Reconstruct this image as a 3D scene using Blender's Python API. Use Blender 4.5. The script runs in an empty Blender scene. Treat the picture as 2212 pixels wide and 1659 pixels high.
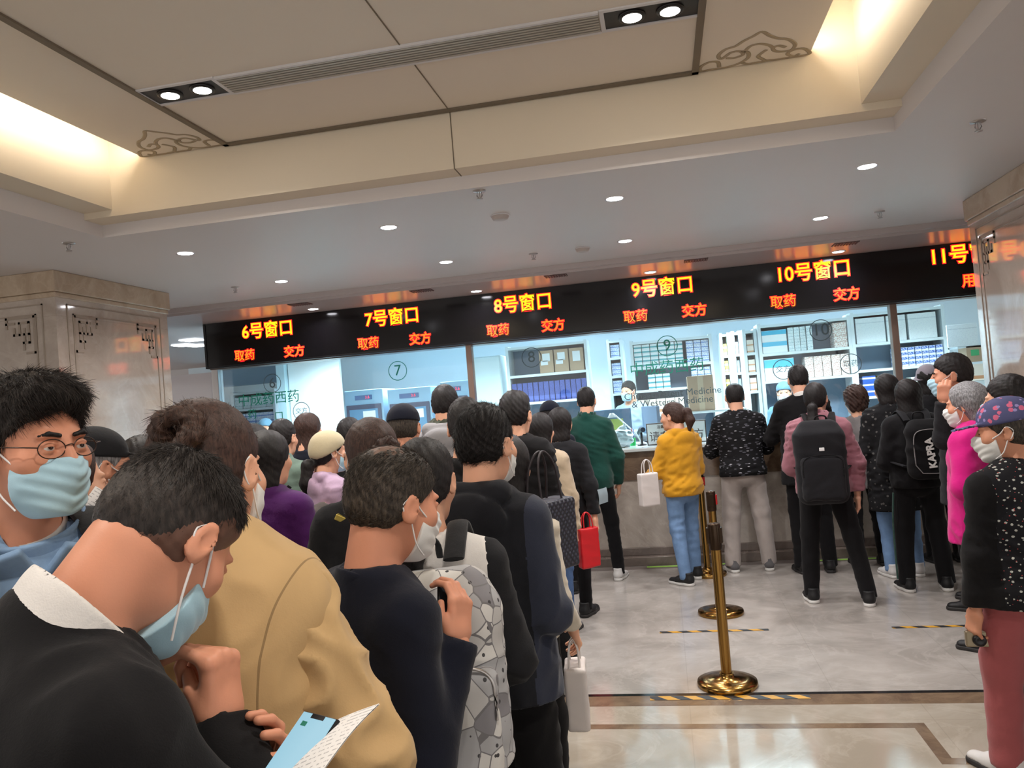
import bpy, math, random
import numpy as np
from math import sin, cos, pi, radians as rad
from mathutils import Matrix, Vector
random.seed(7)
rng = np.random.default_rng(5)
SC = bpy.context.scene
COL = SC.collection
# ------------------------------------------------------------------ camera, world, exposure
FW, FH, FPX = 2212, 1659, 1712.6
YAW, PIT, ROL = 0.18629, 0.026766, -0.080995
EYE = np.array([0, 0, 1.75])
f0 = np.array([-sin(YAW)*cos(PIT), cos(YAW)*cos(PIT), sin(PIT)])
r0 = np.array([cos(YAW), sin(YAW), 0.0]); u0 = np.cross(r0, f0)
CR = cos(ROL)*r0+sin(ROL)*u0; CU = -sin(ROL)*r0+cos(ROL)*u0; CF = f0
cam = bpy.data.cameras.new('camera'); cam_o = bpy.data.objects.new('camera', cam); COL.objects.link(cam_o)
cam.sensor_fit = 'HORIZONTAL'; cam.sensor_width = 36; cam.lens = FPX/FW*36; cam.clip_start = 0.05
m = Matrix(((CR[0], CU[0], -CF[0], 0), (CR[1], CU[1], -CF[1], 0), (CR[2], CU[2], -CF[2], 1.75), (0, 0, 0, 1)))
cam_o.matrix_world = m
SC.camera = cam_o
SC.view_settings.view_transform = 'Standard'; SC.view_settings.look = 'None'
SC.view_settings.gamma = 1; SC.view_settings.use_curve_mapping = False
SC.view_settings.exposure = 0.42
W = bpy.data.worlds.new('hall_light'); SC.world = W; W.use_nodes = True
W.node_tree.nodes['Background'].inputs[0].default_value = (1.0, 0.965, 0.94, 1)
W.node_tree.nodes['Background'].inputs[1].default_value = 1.0

def area(name, loc, size, power, color=(1, 1, 1), rot=(0, 0, 0), size_y=None, spread=pi):
    l = bpy.data.lights.new(name, 'AREA'); l.energy = power; l.color = color; l.size = size
    if size_y: l.shape = 'RECTANGLE'; l.size_y = size_y
    else: l.shape = 'DISK'
    l.spread = spread
    o = bpy.data.objects.new(name, l); COL.objects.link(o); o.location = loc; o.rotation_euler = rot
    return o

def ray(px, py):
    v = (px-FW/2)/FPX*CR-(py-FH/2)/FPX*CU+CF
    return v
def onY(px, py, Y):            # where the sight line of a picture point meets the plane y = Y
    d = ray(px, py); p = EYE+d*(Y/d[1]); return p
def onZ(px, py, z):
    d = ray(px, py); return EYE+d*((z-EYE[2])/d[2])
def at(px, py, dep):           # a point at a distance along the camera axis
    return EYE+ray(px, py)*dep

# ------------------------------------------------------------------ materials
MATS = {}
class NT:
    def __init__(s, name):
        s.m = bpy.data.materials.new(name); s.m.use_nodes = True
        s.n = s.m.node_tree.nodes; s.l = s.m.node_tree.links
        s.b = s.n['Principled BSDF']; s.out = s.n['Material Output']
        s.tc = s.n.new('ShaderNodeTexCoord')
    def map(s, sc=(1, 1, 1), rot=(0, 0, 0), src='Object'):
        k = s.n.new('ShaderNodeMapping'); k.inputs['Scale'].default_value = sc; k.inputs['Rotation'].default_value = rot
        s.l.new(s.tc.outputs[src], k.inputs[0]); return k.outputs[0]
    def noise(s, vec, scale=5, detail=4, rough=.55, dist=0):
        k = s.n.new('ShaderNodeTexNoise'); k.inputs['Scale'].default_value = scale; k.inputs['Detail'].default_value = detail
        k.inputs['Roughness'].default_value = rough; k.inputs['Distortion'].default_value = dist
        s.l.new(vec, k.inputs['Vector']); return k.outputs['Fac']
    def voro(s, vec, scale=5, feat='F1', out='Distance', rnd=1):
        k = s.n.new('ShaderNodeTexVoronoi'); k.feature = feat; k.inputs['Scale'].default_value = scale
        k.inputs['Randomness'].default_value = rnd
        s.l.new(vec, k.inputs['Vector']); return k.outputs[out]
    def wave(s, vec, scale=5, dist=0, direction='X', prof='SIN'):
        k = s.n.new('ShaderNodeTexWave'); k.inputs['Scale'].default_value = scale; k.inputs['Distortion'].default_value = dist
        k.bands_direction = direction; k.wave_profile = prof
        s.l.new(vec, k.inputs['Vector']); return k.outputs['Fac']
    def ramp(s, fac, stops, const=False):
        k = s.n.new('ShaderNodeValToRGB'); e = k.color_ramp.elements
        if const: k.color_ramp.interpolation = 'CONSTANT'
        while len(e) < len(stops): e.new(.5)
        for i, (p, c) in enumerate(stops):
            e[i].position = p; e[i].color = (*c, 1) if len(c) == 3 else c
        s.l.new(fac, k.inputs[0]); return k.outputs[0]
    def mix(s, fac, a, b, mode='MIX'):
        k = s.n.new('ShaderNodeMix'); k.data_type = 'RGBA'; k.blend_type = mode
        for v, i in ((fac, 0), (a, 6), (b, 7)):
            if isinstance(v, (int, float)): k.inputs[i].default_value = v
            elif isinstance(v, tuple): k.inputs[i].default_value = (*v, 1)
            else: s.l.new(v, k.inputs[i])
        return k.outputs[2]
    def math(s, op, a, b=0.0):
        k = s.n.new('ShaderNodeMath'); k.operation = op
        for i, v in enumerate((a, b)):
            if isinstance(v, (int, float)): k.inputs[i].default_value = v
            else: s.l.new(v, k.inputs[i])
        return k.outputs[0]
    def bump(s, h, strength=.3, dist=.01):
        k = s.n.new('ShaderNodeBump'); k.inputs['Strength'].default_value = strength; k.inputs['Distance'].default_value = dist
        s.l.new(h, k.inputs['Height']); s.l.new(k.outputs[0], s.b.inputs['Normal'])
    def base(s, c):
        if isinstance(c, tuple): s.b.inputs['Base Color'].default_value = (*c, 1)
        else: s.l.new(c, s.b.inputs['Base Color'])
    def set(s, **kw):
        for k, v in kw.items(): s.b.inputs[k.replace('_', ' ')].default_value = v
        return s

def lin(c):     # 0-255 sRGB to linear
    return tuple((v/255/12.92 if v <= 10 else ((v/255+.055)/1.055)**2.4) for v in c)
def sc3(c, k): return tuple(min(1, v*k) for v in c)

def plain(name, rgb, rough=.6, metal=0, var=.06, nscale=6, bump=0, bscale=80, spec=.4, coat=0):
    if name in MATS: return MATS[name]
    t = NT(name); c = lin(rgb); v = t.map()
    t.base(t.mix(t.noise(v, nscale), sc3(c, 1-var), sc3(c, 1+var)))
    t.set(Roughness=rough, Metallic=metal, Specular_IOR_Level=spec, Coat_Weight=coat)
    if bump: t.bump(t.noise(v, bscale, 3), bump, .004)
    MATS[name] = t.m; return t.m
def cloth(name, rgb, rough=.9, scale=14, fine=420, var=.12, sheen=.15, bump=.25):
    if name in MATS: return MATS[name]
    t = NT(name); c = lin(rgb); v = t.map()
    t.base(t.mix(t.noise(v, scale, 5), sc3(c, 1-var), sc3(c, 1+var)))
    t.set(Roughness=rough, Specular_IOR_Level=.2, Sheen_Weight=sheen, Sheen_Roughness=.5)
    a = t.noise(v, fine, 2); b = t.noise(v, 30, 3, .5, .6)
    t.bump(t.math('ADD', t.math('MULTIPLY', a, .35), b), bump, .006)
    MATS[name] = t.m; return t.m
def emit(name, rgb, s, keep=None):
    if name in MATS: return MATS[name]
    t = NT(name); t.base((.01, .01, .01)); c = lin(rgb)
    t.b.inputs['Emission Color'].default_value = (*c, 1); t.b.inputs['Emission Strength'].default_value = s
    MATS[name] = t.m; return t.m
def marble(name, rgb, dark, rough=.12, scale=1.3, slab=None, coat=.0, veins=.5, spec=.5):
    t = NT(name); v = t.map()
    n = t.noise(v, scale*2.2, 8, .62, .8); w = t.noise(v, scale*.9, 4, .5, .3)
    c = t.mix(t.ramp(n, [(.38, (0, 0, 0)), (.62, (1, 1, 1))]), lin(dark), lin(rgb))
    vein = t.ramp(t.noise(v, scale*1.7, 9, .6, 1.8), [(.47, (0, 0, 0)), (.5, (1, 1, 1)), (.53, (0, 0, 0))])
    c = t.mix(t.math('MULTIPLY', vein, veins*.5), c, sc3(lin(rgb), 1.25))
    c = t.mix(t.math('MULTIPLY', w, .25), c, sc3(lin(dark), .8))
    if slab:
        sv = t.map((1/slab[0], 1/slab[1], 1/slab[2]))
        sep = t.n.new('ShaderNodeSeparateXYZ'); t.l.new(sv, sep.inputs[0]); line = None
        for i in slab[3]:
            fr = t.math('ABSOLUTE', t.math('SUBTRACT', t.math('FRACT', sep.outputs[i]), .5))
            g = t.math('GREATER_THAN', fr, .5-.0025/slab[i])
            line = g if line is None else t.math('MAXIMUM', line, g)
        c = t.mix(t.math('MULTIPLY', line, .18), c, sc3(lin(dark), .45))
    t.base(c); t.set(Roughness=rough, Specular_IOR_Level=spec, Coat_Weight=coat, Coat_Roughness=.05)
    t.l.new(t.ramp(t.noise(v, 3, 4), [(.3, (rough*.7,)*3), (.7, (rough*1.4,)*3)]), t.b.inputs['Roughness'])
    MATS[name] = t.m; return t.m

# ------------------------------------------------------------------ object helpers
def tag(o, label=None, cat=None, group=None, kind=None):
    if label: o['label'] = label
    if cat: o['category'] = cat
    if group: o['group'] = group
    if kind: o['kind'] = kind
    return o
def empty(name, loc=(0, 0, 0), rz=0, label=None, cat=None, group=None):
    o = bpy.data.objects.new(name, None); COL.objects.link(o); o.location = loc; o.rotation_euler = (0, 0, rz)
    o.empty_display_size = .1
    return tag(o, label, cat, group)
def link(name, me, mats, parent=None):
    o = bpy.data.objects.new(name, me); COL.objects.link(o)
    for mm in (mats if isinstance(mats, (list, tuple)) else [mats]): me.materials.append(mm)
    if parent is not None: o.parent = parent
    return o
def kids(o): return [c for c in bpy.data.objects if c.parent == o]
def copy_tree(o, parent=None, children=None):
    c = o.copy(); COL.objects.link(c); c.parent = parent
    for ch in (children if children is not None else kids(o)): copy_tree(ch, c)
    return c

class MB:
    """collects boxes, tubes, prisms into one mesh"""
    def __init__(s): s.v = []; s.f = []; s.mi = []; s.sm = []
    def add(s, vs, fs, mi=0, smooth=False):
        b = len(s.v); s.v += [tuple(map(float, q)) for q in vs]
        for f in fs: s.f.append(tuple(b+i for i in f)); s.mi.append(mi); s.sm.append(smooth)
        return s
    def box(s, x0, x1, y0, y1, z0, z1, mi=0, M=None, bev=0):
        vs = [(x, y, z) for z in (z0, z1) for y in (y0, y1) for x in (x0, x1)]
        fs = [(0, 2, 3, 1), (4, 5, 7, 6), (0, 1, 5, 4), (2, 6, 7, 3), (0, 4, 6, 2), (1, 3, 7, 5)]
        if M is not None: vs = [M @ Vector(q) for q in vs]
        return s.add(vs, fs, mi)
    def quad(s, pts, mi=0): return s.add(pts, [tuple(range(len(pts)))], mi)
    def prism(s, pts, axis, a, b, mi=0):
        """closed 2D outline extruded along an axis (0,1,2)"""
        n = len(pts); vs = []
        for t in (a, b):
            for p in pts:
                q = list(p); q.insert(axis, t); vs.append(q)
        fs = [tuple(range(n)), tuple(range(2*n-1, n-1, -1))]+[(i, i+n, (i+1) % n+n, (i+1) % n) for i in range(n)]
        return s.add(vs, fs, mi)
    def lathe(s, prof, c=(0, 0, 0), seg=32, mi=0):
        vs = []; fs = []
        for r, z in prof:
            for k in range(seg):
                a = 2*pi*k/seg; vs.append((c[0]+r*cos(a), c[1]+r*sin(a), c[2]+z))
        for i in range(len(prof)-1):
            for k in range(seg):
                fs.append((i*seg+k, i*seg+(k+1) % seg, (i+1)*seg+(k+1) % seg, (i+1)*seg+k))
        s.add(vs, fs, mi, True)
        if prof[0][0] > 1e-5: s.add(vs[:seg], [tuple(range(seg-1, -1, -1))], mi)
        if prof[-1][0] > 1e-5: s.add(vs[-seg:], [tuple(range(seg))], mi)
        return s
    def tube(s, pts, r, seg=8, flat=1, up=(0, 0, 1), mi=0, closed=False, sq=False):
        pts = [np.array(p, float) for p in pts]; n = len(pts); vs = []; fs = []
        rr = r if hasattr(r, '__len__') else [r]*n
        for i, p in enumerate(pts):
            t = pts[(i+1) % n]-pts[i-1] if closed else pts[min(i+1, n-1)]-pts[max(i-1, 0)]
            t = t/(np.linalg.norm(t)+1e-9); a = np.cross(t, up)
            if np.linalg.norm(a) < 1e-3: a = np.cross(t, (0, 1, .01))
            a /= np.linalg.norm(a); b = np.cross(a, t)
            for k in range(seg):
                w = 2*pi*k/seg+(pi/seg if sq else 0); vs.append(p+rr[i]*(cos(w)*a+flat*sin(w)*b))
        for i in range(n if closed else n-1):
            j = (i+1) % n
            for k in range(seg): fs.append((i*seg+k, i*seg+(k+1) % seg, j*seg+(k+1) % seg, j*seg+k))
        s.add(vs, fs, mi, not sq)
        if not closed: s.add(vs[:seg], [tuple(range(seg-1, -1, -1))], mi); s.add(vs[-seg:], [tuple(range(seg))], mi)
        return s
    def build(s, name, mats, parent=None, bevel=0, M=None, wn=False):
        me = bpy.data.meshes.new(name)
        vs = s.v if M is None else [tuple(M @ Vector(q)) for q in s.v]
        me.from_pydata(vs, [], s.f); me.polygons.foreach_set('material_index', s.mi)
        me.polygons.foreach_set('use_smooth', s.sm); me.update()
        o = link(name, me, mats, parent)
        if bevel:
            b = o.modifiers.new('edges', 'BEVEL'); b.width = bevel; b.segments = 2; b.limit_method = 'ANGLE'; b.angle_limit = rad(40)
        return o
def struct(o): o['kind'] = 'structure'; return o
def T(x, y, z): return Matrix.Translation((x, y, z))
def RZ(a): return Matrix.Rotation(a, 4, 'Z')

TXT = {}
def text_geo(body, size=1.0, off=0.0, ext=0.0):
    """outline text as vertices and faces, centred, in the x-z plane"""
    key = (body, off, ext, size)
    if key in TXT: return TXT[key]
    cu = bpy.data.curves.new('t', 'FONT'); cu.body = body; cu.size = size; cu.align_x = 'CENTER'; cu.align_y = 'CENTER'
    cu.offset = off; cu.extrude = ext; cu.resolution_u = 3
    o = bpy.data.objects.new('t', cu); COL.objects.link(o)
    dg = bpy.context.evaluated_depsgraph_get(); me = bpy.data.meshes.new_from_object(o.evaluated_get(dg))
    vs = [(v.co.x, -v.co.z, v.co.y) for v in me.vertices]; fs = [tuple(p.vertices) for p in me.polygons]
    bpy.data.objects.remove(o); bpy.data.curves.remove(cu); bpy.data.meshes.remove(me)
    TXT[key] = (vs, fs); return vs, fs
def text(mb, body, size, M, off=0.0, ext=0.002, mi=0):
    vs, fs = text_geo(body, size, off, ext); return mb.add([M @ Vector(q) for q in vs], fs, mi)
# ------------------------------------------------------------------ the lamps' light
HC, HS, HP = 3.04, 2.97, 3.45          # main ceiling, strip before the sign, raised tray panel
M_LAMP = emit('lamp_glow', (255, 250, 240), 28)
M_LAMP2 = emit('downlight_glow', (250, 248, 255), 22)
DOWN = [(x, y, HC) for y in (5.19, 6.66) for x in (-3.3, -1.75, -.2, 1.35)] + [(x, 8.07, HS) for x in (-3.65, -1.82, -.02, 1.77)]
for i, (x, y, z) in enumerate(DOWN):
    area('downlight_lamp', (x, y, z-.02), .1, 13 if z == HC else 7, (1, .96, .95), spread=rad(150))
TRAYL = []
for p in ((368, 203), (437, 191), (1365, 38), (1447, 20)):
    q = onZ(*p, HP); TRAYL.append(q); area('tray_lamp', (q[0], q[1], HP-.03), .1, 11, (1, .95, .88), spread=rad(140))
for x in (-2.3, -2.1, 0, .2):          # unseen lamps added for light behind the viewer, repeating the tray's visible ones
    area('tray_lamp', (x, .75, HP-.03), .1, 9, (1, .93, .85), spread=rad(150))
for x, s in ((-2.97, 1), (.87, -1)):   # cove tubes on the tray panel's edges
    area('cove_tube', (x, 1.2, HP+.06), 6.2, 40, (1, .90, .74), rot=(0, s*rad(62), 0), size_y=.05).data.spread = pi
    bpy.data.objects[-1]
for o in [o for o in bpy.data.objects if o.name.startswith('cove_tube')]:
    o.data.size, o.data.size_y = .05, 6.2
for x in (-3.9, -1.6, .8, 2.9):        # pharmacy ceiling panels
    for y in (9.5, 11.6):
        area('pharmacy_lamp', (x, y, 2.84), 1.3, 88, (.80, .93, 1), size_y=.4, spread=rad(140))

# ------------------------------------------------------------------ the setting
M_CEIL = plain('ceiling_paint', (208, 202, 200), .5, var=.02, nscale=1.2, spec=.3)
M_STRIP = plain('gloss_ceiling_paint', (186, 176, 174), .3, var=.02, nscale=1.5, spec=.5)
M_TRAY = plain('cream_tray_paint', (226, 216, 202), .6, var=.02, nscale=1.3, spec=.25)
M_TRIM = plain('dark_bronze_trim', (112, 100, 84), .45, var=.08)
M_FASC = plain('cream_fascia_paint', (222, 210, 190), .55, var=.02, nscale=1.1, spec=.25)
M_FLOOR = marble('grey_beige_marble', (176, 170, 164), (152, 146, 140), .16, .8, (.8, .8, 1, (0, 1)), .25)
M_FLOOR2 = marble('cream_marble_floor', (172, 164, 152), (154, 144, 130), .09, .9, (1.2, .62, 1, (0, 1)), .3)
M_BROWN = marble('brown_marble', (128, 108, 88), (98, 80, 66), .13, 2.2)
M_BLACKST = marble('black_stone', (44, 42, 42), (28, 26, 26), .12, 3)
M_COL = marble('column_marble', (190, 178, 166), (164, 150, 138), .08, .8, (1, 1, .9, (2,)), .9, .3)
M_COLC = plain('carved_marble', (148, 134, 120), .4, var=.1, nscale=9)
M_COLB = marble('column_edge_marble', (188, 170, 148), (168, 148, 126), .18, 1.4)
M_WHITE = plain('white_wall_paint', (222, 232, 236), .6, var=.02)
M_GLOSSW = plain('white_lacquer_panel', (222, 218, 222), .08, var=.02, coat=.5)
M_STEEL = plain('brushed_steel', (176, 172, 170), .3, .9, var=.05, bump=.05)
M_BRONZEF = plain('bronze_mullion', (142, 120, 108), .35, .6, var=.05)
M_BLACK = plain('black_plastic', (16, 14, 16), .35, var=.1)

b = MB(); b.box(-13, 11, 4.70, 15, -.06, 0); struct(b.build('floor', M_FLOOR))
b = MB(); b.box(-13, 11, -5, 4.55, -.06, 0); struct(b.build('floor', M_FLOOR2))
b = MB(); b.box(-13, 11, 4.55, 4.70, -.06, .0005); struct(b.build('trim_1', M_BROWN))
b = MB(); b.box(-13, 11, 4.70, 4.735, -.05, .0012); struct(b.build('trim_2', M_BLACKST))
b = MB(); b.box(-2.9, 1.14, 4.24, 4.30, -.05, .0008); b.box(1.08, 1.14, 3.85, 4.24, -.05, .0008); b.box(1.14, 4.2, 3.85, 3.91, -.05, .0008)
struct(b.build('trim_3', M_BROWN))
b = MB(); b.box(-2.9, 1.05, 3.62, 3.66, -.05, .0008); struct(b.build('trim_4', plain('pale_inlay', (176, 158, 134), .12)))
b = MB(); b.box(-13, 11, 8.10, 8.24, -.05, .0010); struct(b.build('trim_5', plain('grey_stone_band', (112, 104, 100), .2)))

X0, X1, YB = -3.25, 1.135, 4.36
b = MB()                                # main ceiling around the tray
b.box(-13, -3.45, -5, 7.45, HC, HC+.3); b.box(1.33, 11, -5, 7.45, HC, HC+.3); b.box(-3.45, 1.33, 4.52, 7.45, HC, HC+.3)
struct(b.build('ceiling', M_CEIL))
b = MB(); b.box(-3.45, X0, -5, YB+.0, 3.16, 3.8); b.box(X1, 1.33, -5, YB+.0, 3.16, 3.8); struct(b.build('ceiling_side', M_FASC))
b = MB(); b.box(-3.45, 1.33, YB, 4.52, 3.12, 3.8); struct(b.build('ceiling_back', M_FASC))
b = MB(); b.box(-3.5, 1.4, -5, 4.6, 3.8, 3.86); struct(b.build('ceiling_cove', M_TRAY))
b = MB(); b.box(-3.0, .90, -5, 4.345, HP, HP+.05); struct(b.build('ceiling_panel', M_TRAY))
b = MB()
for x in (-2.435, .315): b.box(x-.017, x+.017, -5, 4.345, HP-.012, HP-.0005)
b.box(-2.452, .332, 4.31, 4.345, HP-.012, HP-.0005)
struct(b.build('trim_6', M_TRIM))
M_SEAM = plain('seam_shadow_gap', (120, 108, 92), .8)
b = MB(); b.box(-1.056, -1.050, -5, 3.48, HP-.003, HP-.0004); b.box(-1.056, -1.050, 3.68, 4.31, HP-.003, HP-.0004)
b.box(-1.056, -1.050, YB-.002, YB, 3.12, 3.45); b.box(-1.056, -1.050, YB, 4.52, 3.118, 3.12)
struct(b.build('trim_7', M_SEAM))
b = MB(); b.box(-13, 11, 7.45, 7.52, 2.995, HC+.25); b.box(-13, -5.1, 7.52, 15, HS, HC+.2); b.box(-5.1, 11, 7.52, 8.62, HS, HC+.2)
struct(b.build('ceiling_strip', M_STRIP))
b = MB(); b.box(-5.1, 11, 8.62, 13.6, 2.86, 2.9); struct(b.build('ceiling_pharmacy', M_WHITE))

# cloud scroll line drawings on the tray panel
S = [[(895,290),(888,268),(850,270),(815,290),(815,310),(860,314),(930,297),(985,272),(1020,248),(1018,226),(990,222)],
     [(925,252),(962,250),(998,236),(985,222),(945,228),(905,255),(892,240),(922,214),(965,200),(1000,178),(1040,158),(1080,138),(1115,155),(1150,166),(1192,170),(1222,190),(1212,212),(1180,222),(1140,222),(1127,208),(1152,198),(1182,204)],
     [(1002,226),(1030,200),(1070,190),(1108,195),(1127,206)],
     [(1100,215),(1075,232),(1064,246),(1092,262),(1065,278),(1035,284),(1015,277),(990,270)],
     [(1092,262),(1140,262),(1200,263),(1268,250),(1285,226),(1260,210),(1220,215),(1190,232),(1215,243),(1242,232)]]
def smooth(pts, n=6):
    P = [np.array(p, float) for p in pts]; P = [2*P[0]-P[1]]+P+[2*P[-1]-P[-2]]; o = []
    for i in range(1, len(P)-2):
        for k in range(n):
            t = k/n
            o.append(.5*((2*P[i])+(P[i+1]-P[i-1])*t+(2*P[i-1]-5*P[i]+4*P[i+1]-P[i+2])*t*t+(3*P[i]-P[i-1]-3*P[i+1]+P[i+2])*t**3))
    o.append(P[-2]); return o
M_MOTIF = plain('painted_cloud_line', (164, 148, 124), .6)
for k in (0, 1):
    b = MB()
    for st in S:
        q = [onZ(1106+x/2, y/2, HP-.001) for x, y in st]
        if k: q = [np.array((-2.10-p[0], p[1], p[2])) for p in q]
        q = [np.array((p[0], min(p[1], 4.335), HP-.001)) for p in q]
        b.tube(smooth(q), .011, 6, flat=.12, up=(0, 0, 1))
    struct(b.build('trim_%d' % (8+k), M_MOTIF))

# ------------------------------------------------------------------ marble columns
def fret(b, M, s, sx):
    """key-pattern corner ornament, sx mirrors it"""
    segs = [(0, 0, .30, 0), (0, 0, 0, -.34), (.30, 0, .30, -.09), (.22, -.05, .30, -.05), (.06, -.05, .16, -.05), (.16, -.05, .16, -.16), (.06, -.05, .06, -.24),
            (.06, -.16, .22, -.16), (.11, -.11, .11, -.22), (.06, -.24, .12, -.24), (0, -.34, .09, -.34), (.12, -.24, .12, -.30), (.22, -.16, .22, -.10)]
    w = .009
    for x0, z0, x1, z1 in segs:
        xa, xb = sorted((x0*s*sx, x1*s*sx)); za, zb = sorted((z0*s, z1*s))
        b.box(xa-w, xb+w, -.004, .004, za-w, zb+w, M=M)
def column(name, x0, x1, y0, y1, label_dir):
    e = struct(empty(name, ((x0+x1)/2, (y0+y1)/2, 0)))
    cx, cy = (x0+x1)/2, (y0+y1)/2
    b = MB(); b.box(x0, x1, y0, y1, 0, HC); struct(b.build('shaft', M_COL, e, M=T(-cx, -cy, 0)))
    b = MB(); b.box(x0-.025, x1+.025, y0-.025, y1+.025, HC-.16, HC); b.box(x0-.012, x1+.012, y0-.012, y1+.012, HC-.20, HC-.16)
    struct(b.build('cornice', M_COLB, e, bevel=.008, M=T(-cx, -cy, 0)))
    b = MB(); b.box(x0-.03, x1+.03, y0-.03, y1+.03, 0, .15); struct(b.build('baseboard', M_BROWN, e, bevel=.006, M=T(-cx, -cy, 0)))
    b = MB()
    for (L, O) in ((y1-y0, [T(x1+.002, y0, 0) @ RZ(pi/2), T(x0-.002, y1, 0) @ RZ(-pi/2)]), (x1-x0, [T(x0, y0-.002, 0)])):
        for M in O:
            for g in (.11, .17):
                zt = HC-.24-(g-.11)*1.2
                for a, c, z0, z1 in ((g, g+.011, .3, zt), (L-g-.011, L-g, .3, zt), (g, L-g, zt-.011, zt)):
                    b.box(a, c, -.003, .004, z0, z1, M=M)
            fret(b, M @ T(.19, 0, HC-.33), .8, 1); fret(b, M @ T(L-.19, 0, HC-.33), .8, -1)
    struct(b.build('carved_frame', M_COLC, e, M=T(-cx, -cy, 0)))
    return e
column('column', -6.0, -4.41, 5.2, 6.57, 0)
column('column', 2.42, 4.1, 5.15, 6.64, 0)

# ------------------------------------------------------------------ walls, counter and glazing
YS, YG = 8.32, 8.47
XL, XM1, XM2, XR = -5.08, -2.04, 2.31, 5.2
b = MB(); b.box(-8.5, -5.14, 8.46, 8.6, 0, 2.42); struct(b.build('wall_left', M_GLOSSW))
b = MB(); b.box(-13, -5.2, 14, 14.1, 0, 3); struct(b.build('wall_far', M_CEIL))
b = MB(); b.box(-8.5, 7, 13.2, 13.3, 0, 2.9); struct(b.build('wall_back', M_WHITE))
b = MB(); b.box(-8.5, -8.4, 8.6, 13.2, 0, 2.42); struct(b.build('wall_side', M_WHITE))
e = empty('service_counter', (0, 8.6, 0), 0, 'long marble service counter with brown band under the pharmacy glass', 'counter')
o = T(0, -8.6, 0)
b = MB(); b.box(XL-.02, XR, 8.30, 9.5, 1.165, 1.20); b.build('worktop', plain('white_stone_top', (206, 216, 216), .2, var=.04), e, bevel=.006, M=o)
b = MB(); b.box(XL, XR, 8.36, 8.56, .87, 1.165); b.build('marble_band', M_BROWN, e, M=o)
b = MB(); b.box(XL, XR, 8.375, 8.56, .17, .87); b.build('front_panel', marble('counter_marble', (186, 176, 166), (160, 150, 140), .2, 1.1, (1.48, 1, 1, (0,)), .4), e, M=o)
b = MB(); b.box(XL, XR, 8.34, 8.56, .09, .17); b.box(XL, XR, 8.25, 8.56, 0, .09); b.build('plinth', marble('plinth_stone', (124, 112, 104), (100, 90, 84), .2, 1.4), e, bevel=.006, M=o)

t = NT('clear_glass'); tr = t.n.new('ShaderNodeBsdfTransparent'); gl = t.n.new('ShaderNodeBsdfGlossy'); gl.inputs['Roughness'].default_value = .02
tr.inputs[0].default_value = (.93, .98, .98, 1)
fr = t.n.new('ShaderNodeFresnel'); fr.inputs[0].default_value = 1.5; mx = t.n.new('ShaderNodeMixShader')
t.l.new(fr.outputs[0], mx.inputs[0]); t.l.new(tr.outputs[0], mx.inputs[1]); t.l.new(gl.outputs[0], mx.inputs[2]); t.l.new(mx.outputs[0], t.out.inputs[0])
M_GLASS = t.m
for i, (a, c) in enumerate(((XL+.03, XM1-.03), (XM1+.03, XM2-.03), (XM2+.03, XR))):
    b = MB(); b.box(a, c, YG, YG+.012, 1.26, 2.44); o = struct(b.build('window_%d' % (i+1), M_GLASS))
b = MB(); b.box(XL-.05, XL+.03, YG-.05, YG+.06, 1.2, 2.46); struct(b.build('trim_10', M_STEEL, bevel=.004))
for i, x in enumerate((XM1, XM2)):
    b = MB(); b.box(x-.032, x+.032, YG-.05, YG+.05, 1.2, 2.46); struct(b.build('trim_%d' % (11+i), M_BRONZEF, bevel=.004))
b = MB(); b.box(XL-.05, XR, 8.40, 8.62, 2.44, HS); struct(b.build('wall_above_glass', plain('bronze_header', (98, 84, 78), .35, .4)))
M_GREENT = plain('green_lettering', (30, 140, 118), .5)
M_GREYT = plain('grey_lettering', (86, 104, 110), .5)
def glass_text(s, px, py, size, mat=M_GREENT, name='window_lettering', label=None, ring=0, squeeze=1):
    p = onY(px, py, YG-.004); mb = MB(); text(mb, s, size, T(*p) @ Matrix.Diagonal((squeeze, 1, 1, 1)), 0, .0008)
    if ring:
        mb.tube([p+ring*np.array((cos(a), 0, sin(a))) for a in np.arange(0, 2*pi, pi/20)], .004, 6, flat=.3, up=(0, 1, 0), closed=True)
    return tag(mb.build(name, mat), label, 'lettering')
for n, px, py in (('6', 588, 828), ('7', 859, 801), ('8', 1148, 772), ('9', 1441, 747), ('10', 1773, 713)):
    glass_text(n, px, py, .17, M_GREENT if n in '79' else M_GREYT, 'window_number', 'number %s in a thin ring stuck on the pharmacy glass' % {'6': 'six', '7': 'seven', '8': 'eight', '9': 'nine', '10': 'ten'}[n], .105)
glass_text('中成药西药', 580, 862, .155, label='green Chinese lettering on the glass below the number six', squeeze=1.0)
glass_text('中成药西药', 1440, 795, .155, label='green Chinese lettering on the glass below the number nine')
glass_text('Chinese Patent Medicine', 1452, 850, .10, M_GREYT, label='upper line of English lettering on the glass behind the yellow hoodie')
glass_text('& Western Medicine', 1452, 868, .10, M_GREYT, label='lower line of English lettering on the glass behind the yellow hoodie')
glass_text('药', 545, 896, .12, label='single green character left of the word on the glass under number six', name='window_lettering')
glass_text('口', 603, 900, .12, label='square green character on the glass under number six', name='window_lettering')
glass_text('交方', 651, 888, .075, M_GREYT, 'window_sticker', 'round clear sticker with two characters on the white partition side of the glass', .10)
glass_text('交方', 1692, 798, .075, M_GREYT, 'window_sticker', 'round clear sticker with two characters above the man in the black suit', .10)
glass_text('取药', 1838, 786, .075, M_GREYT, 'window_sticker', 'round clear sticker with two characters left of the bronze mullion', .10)

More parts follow.
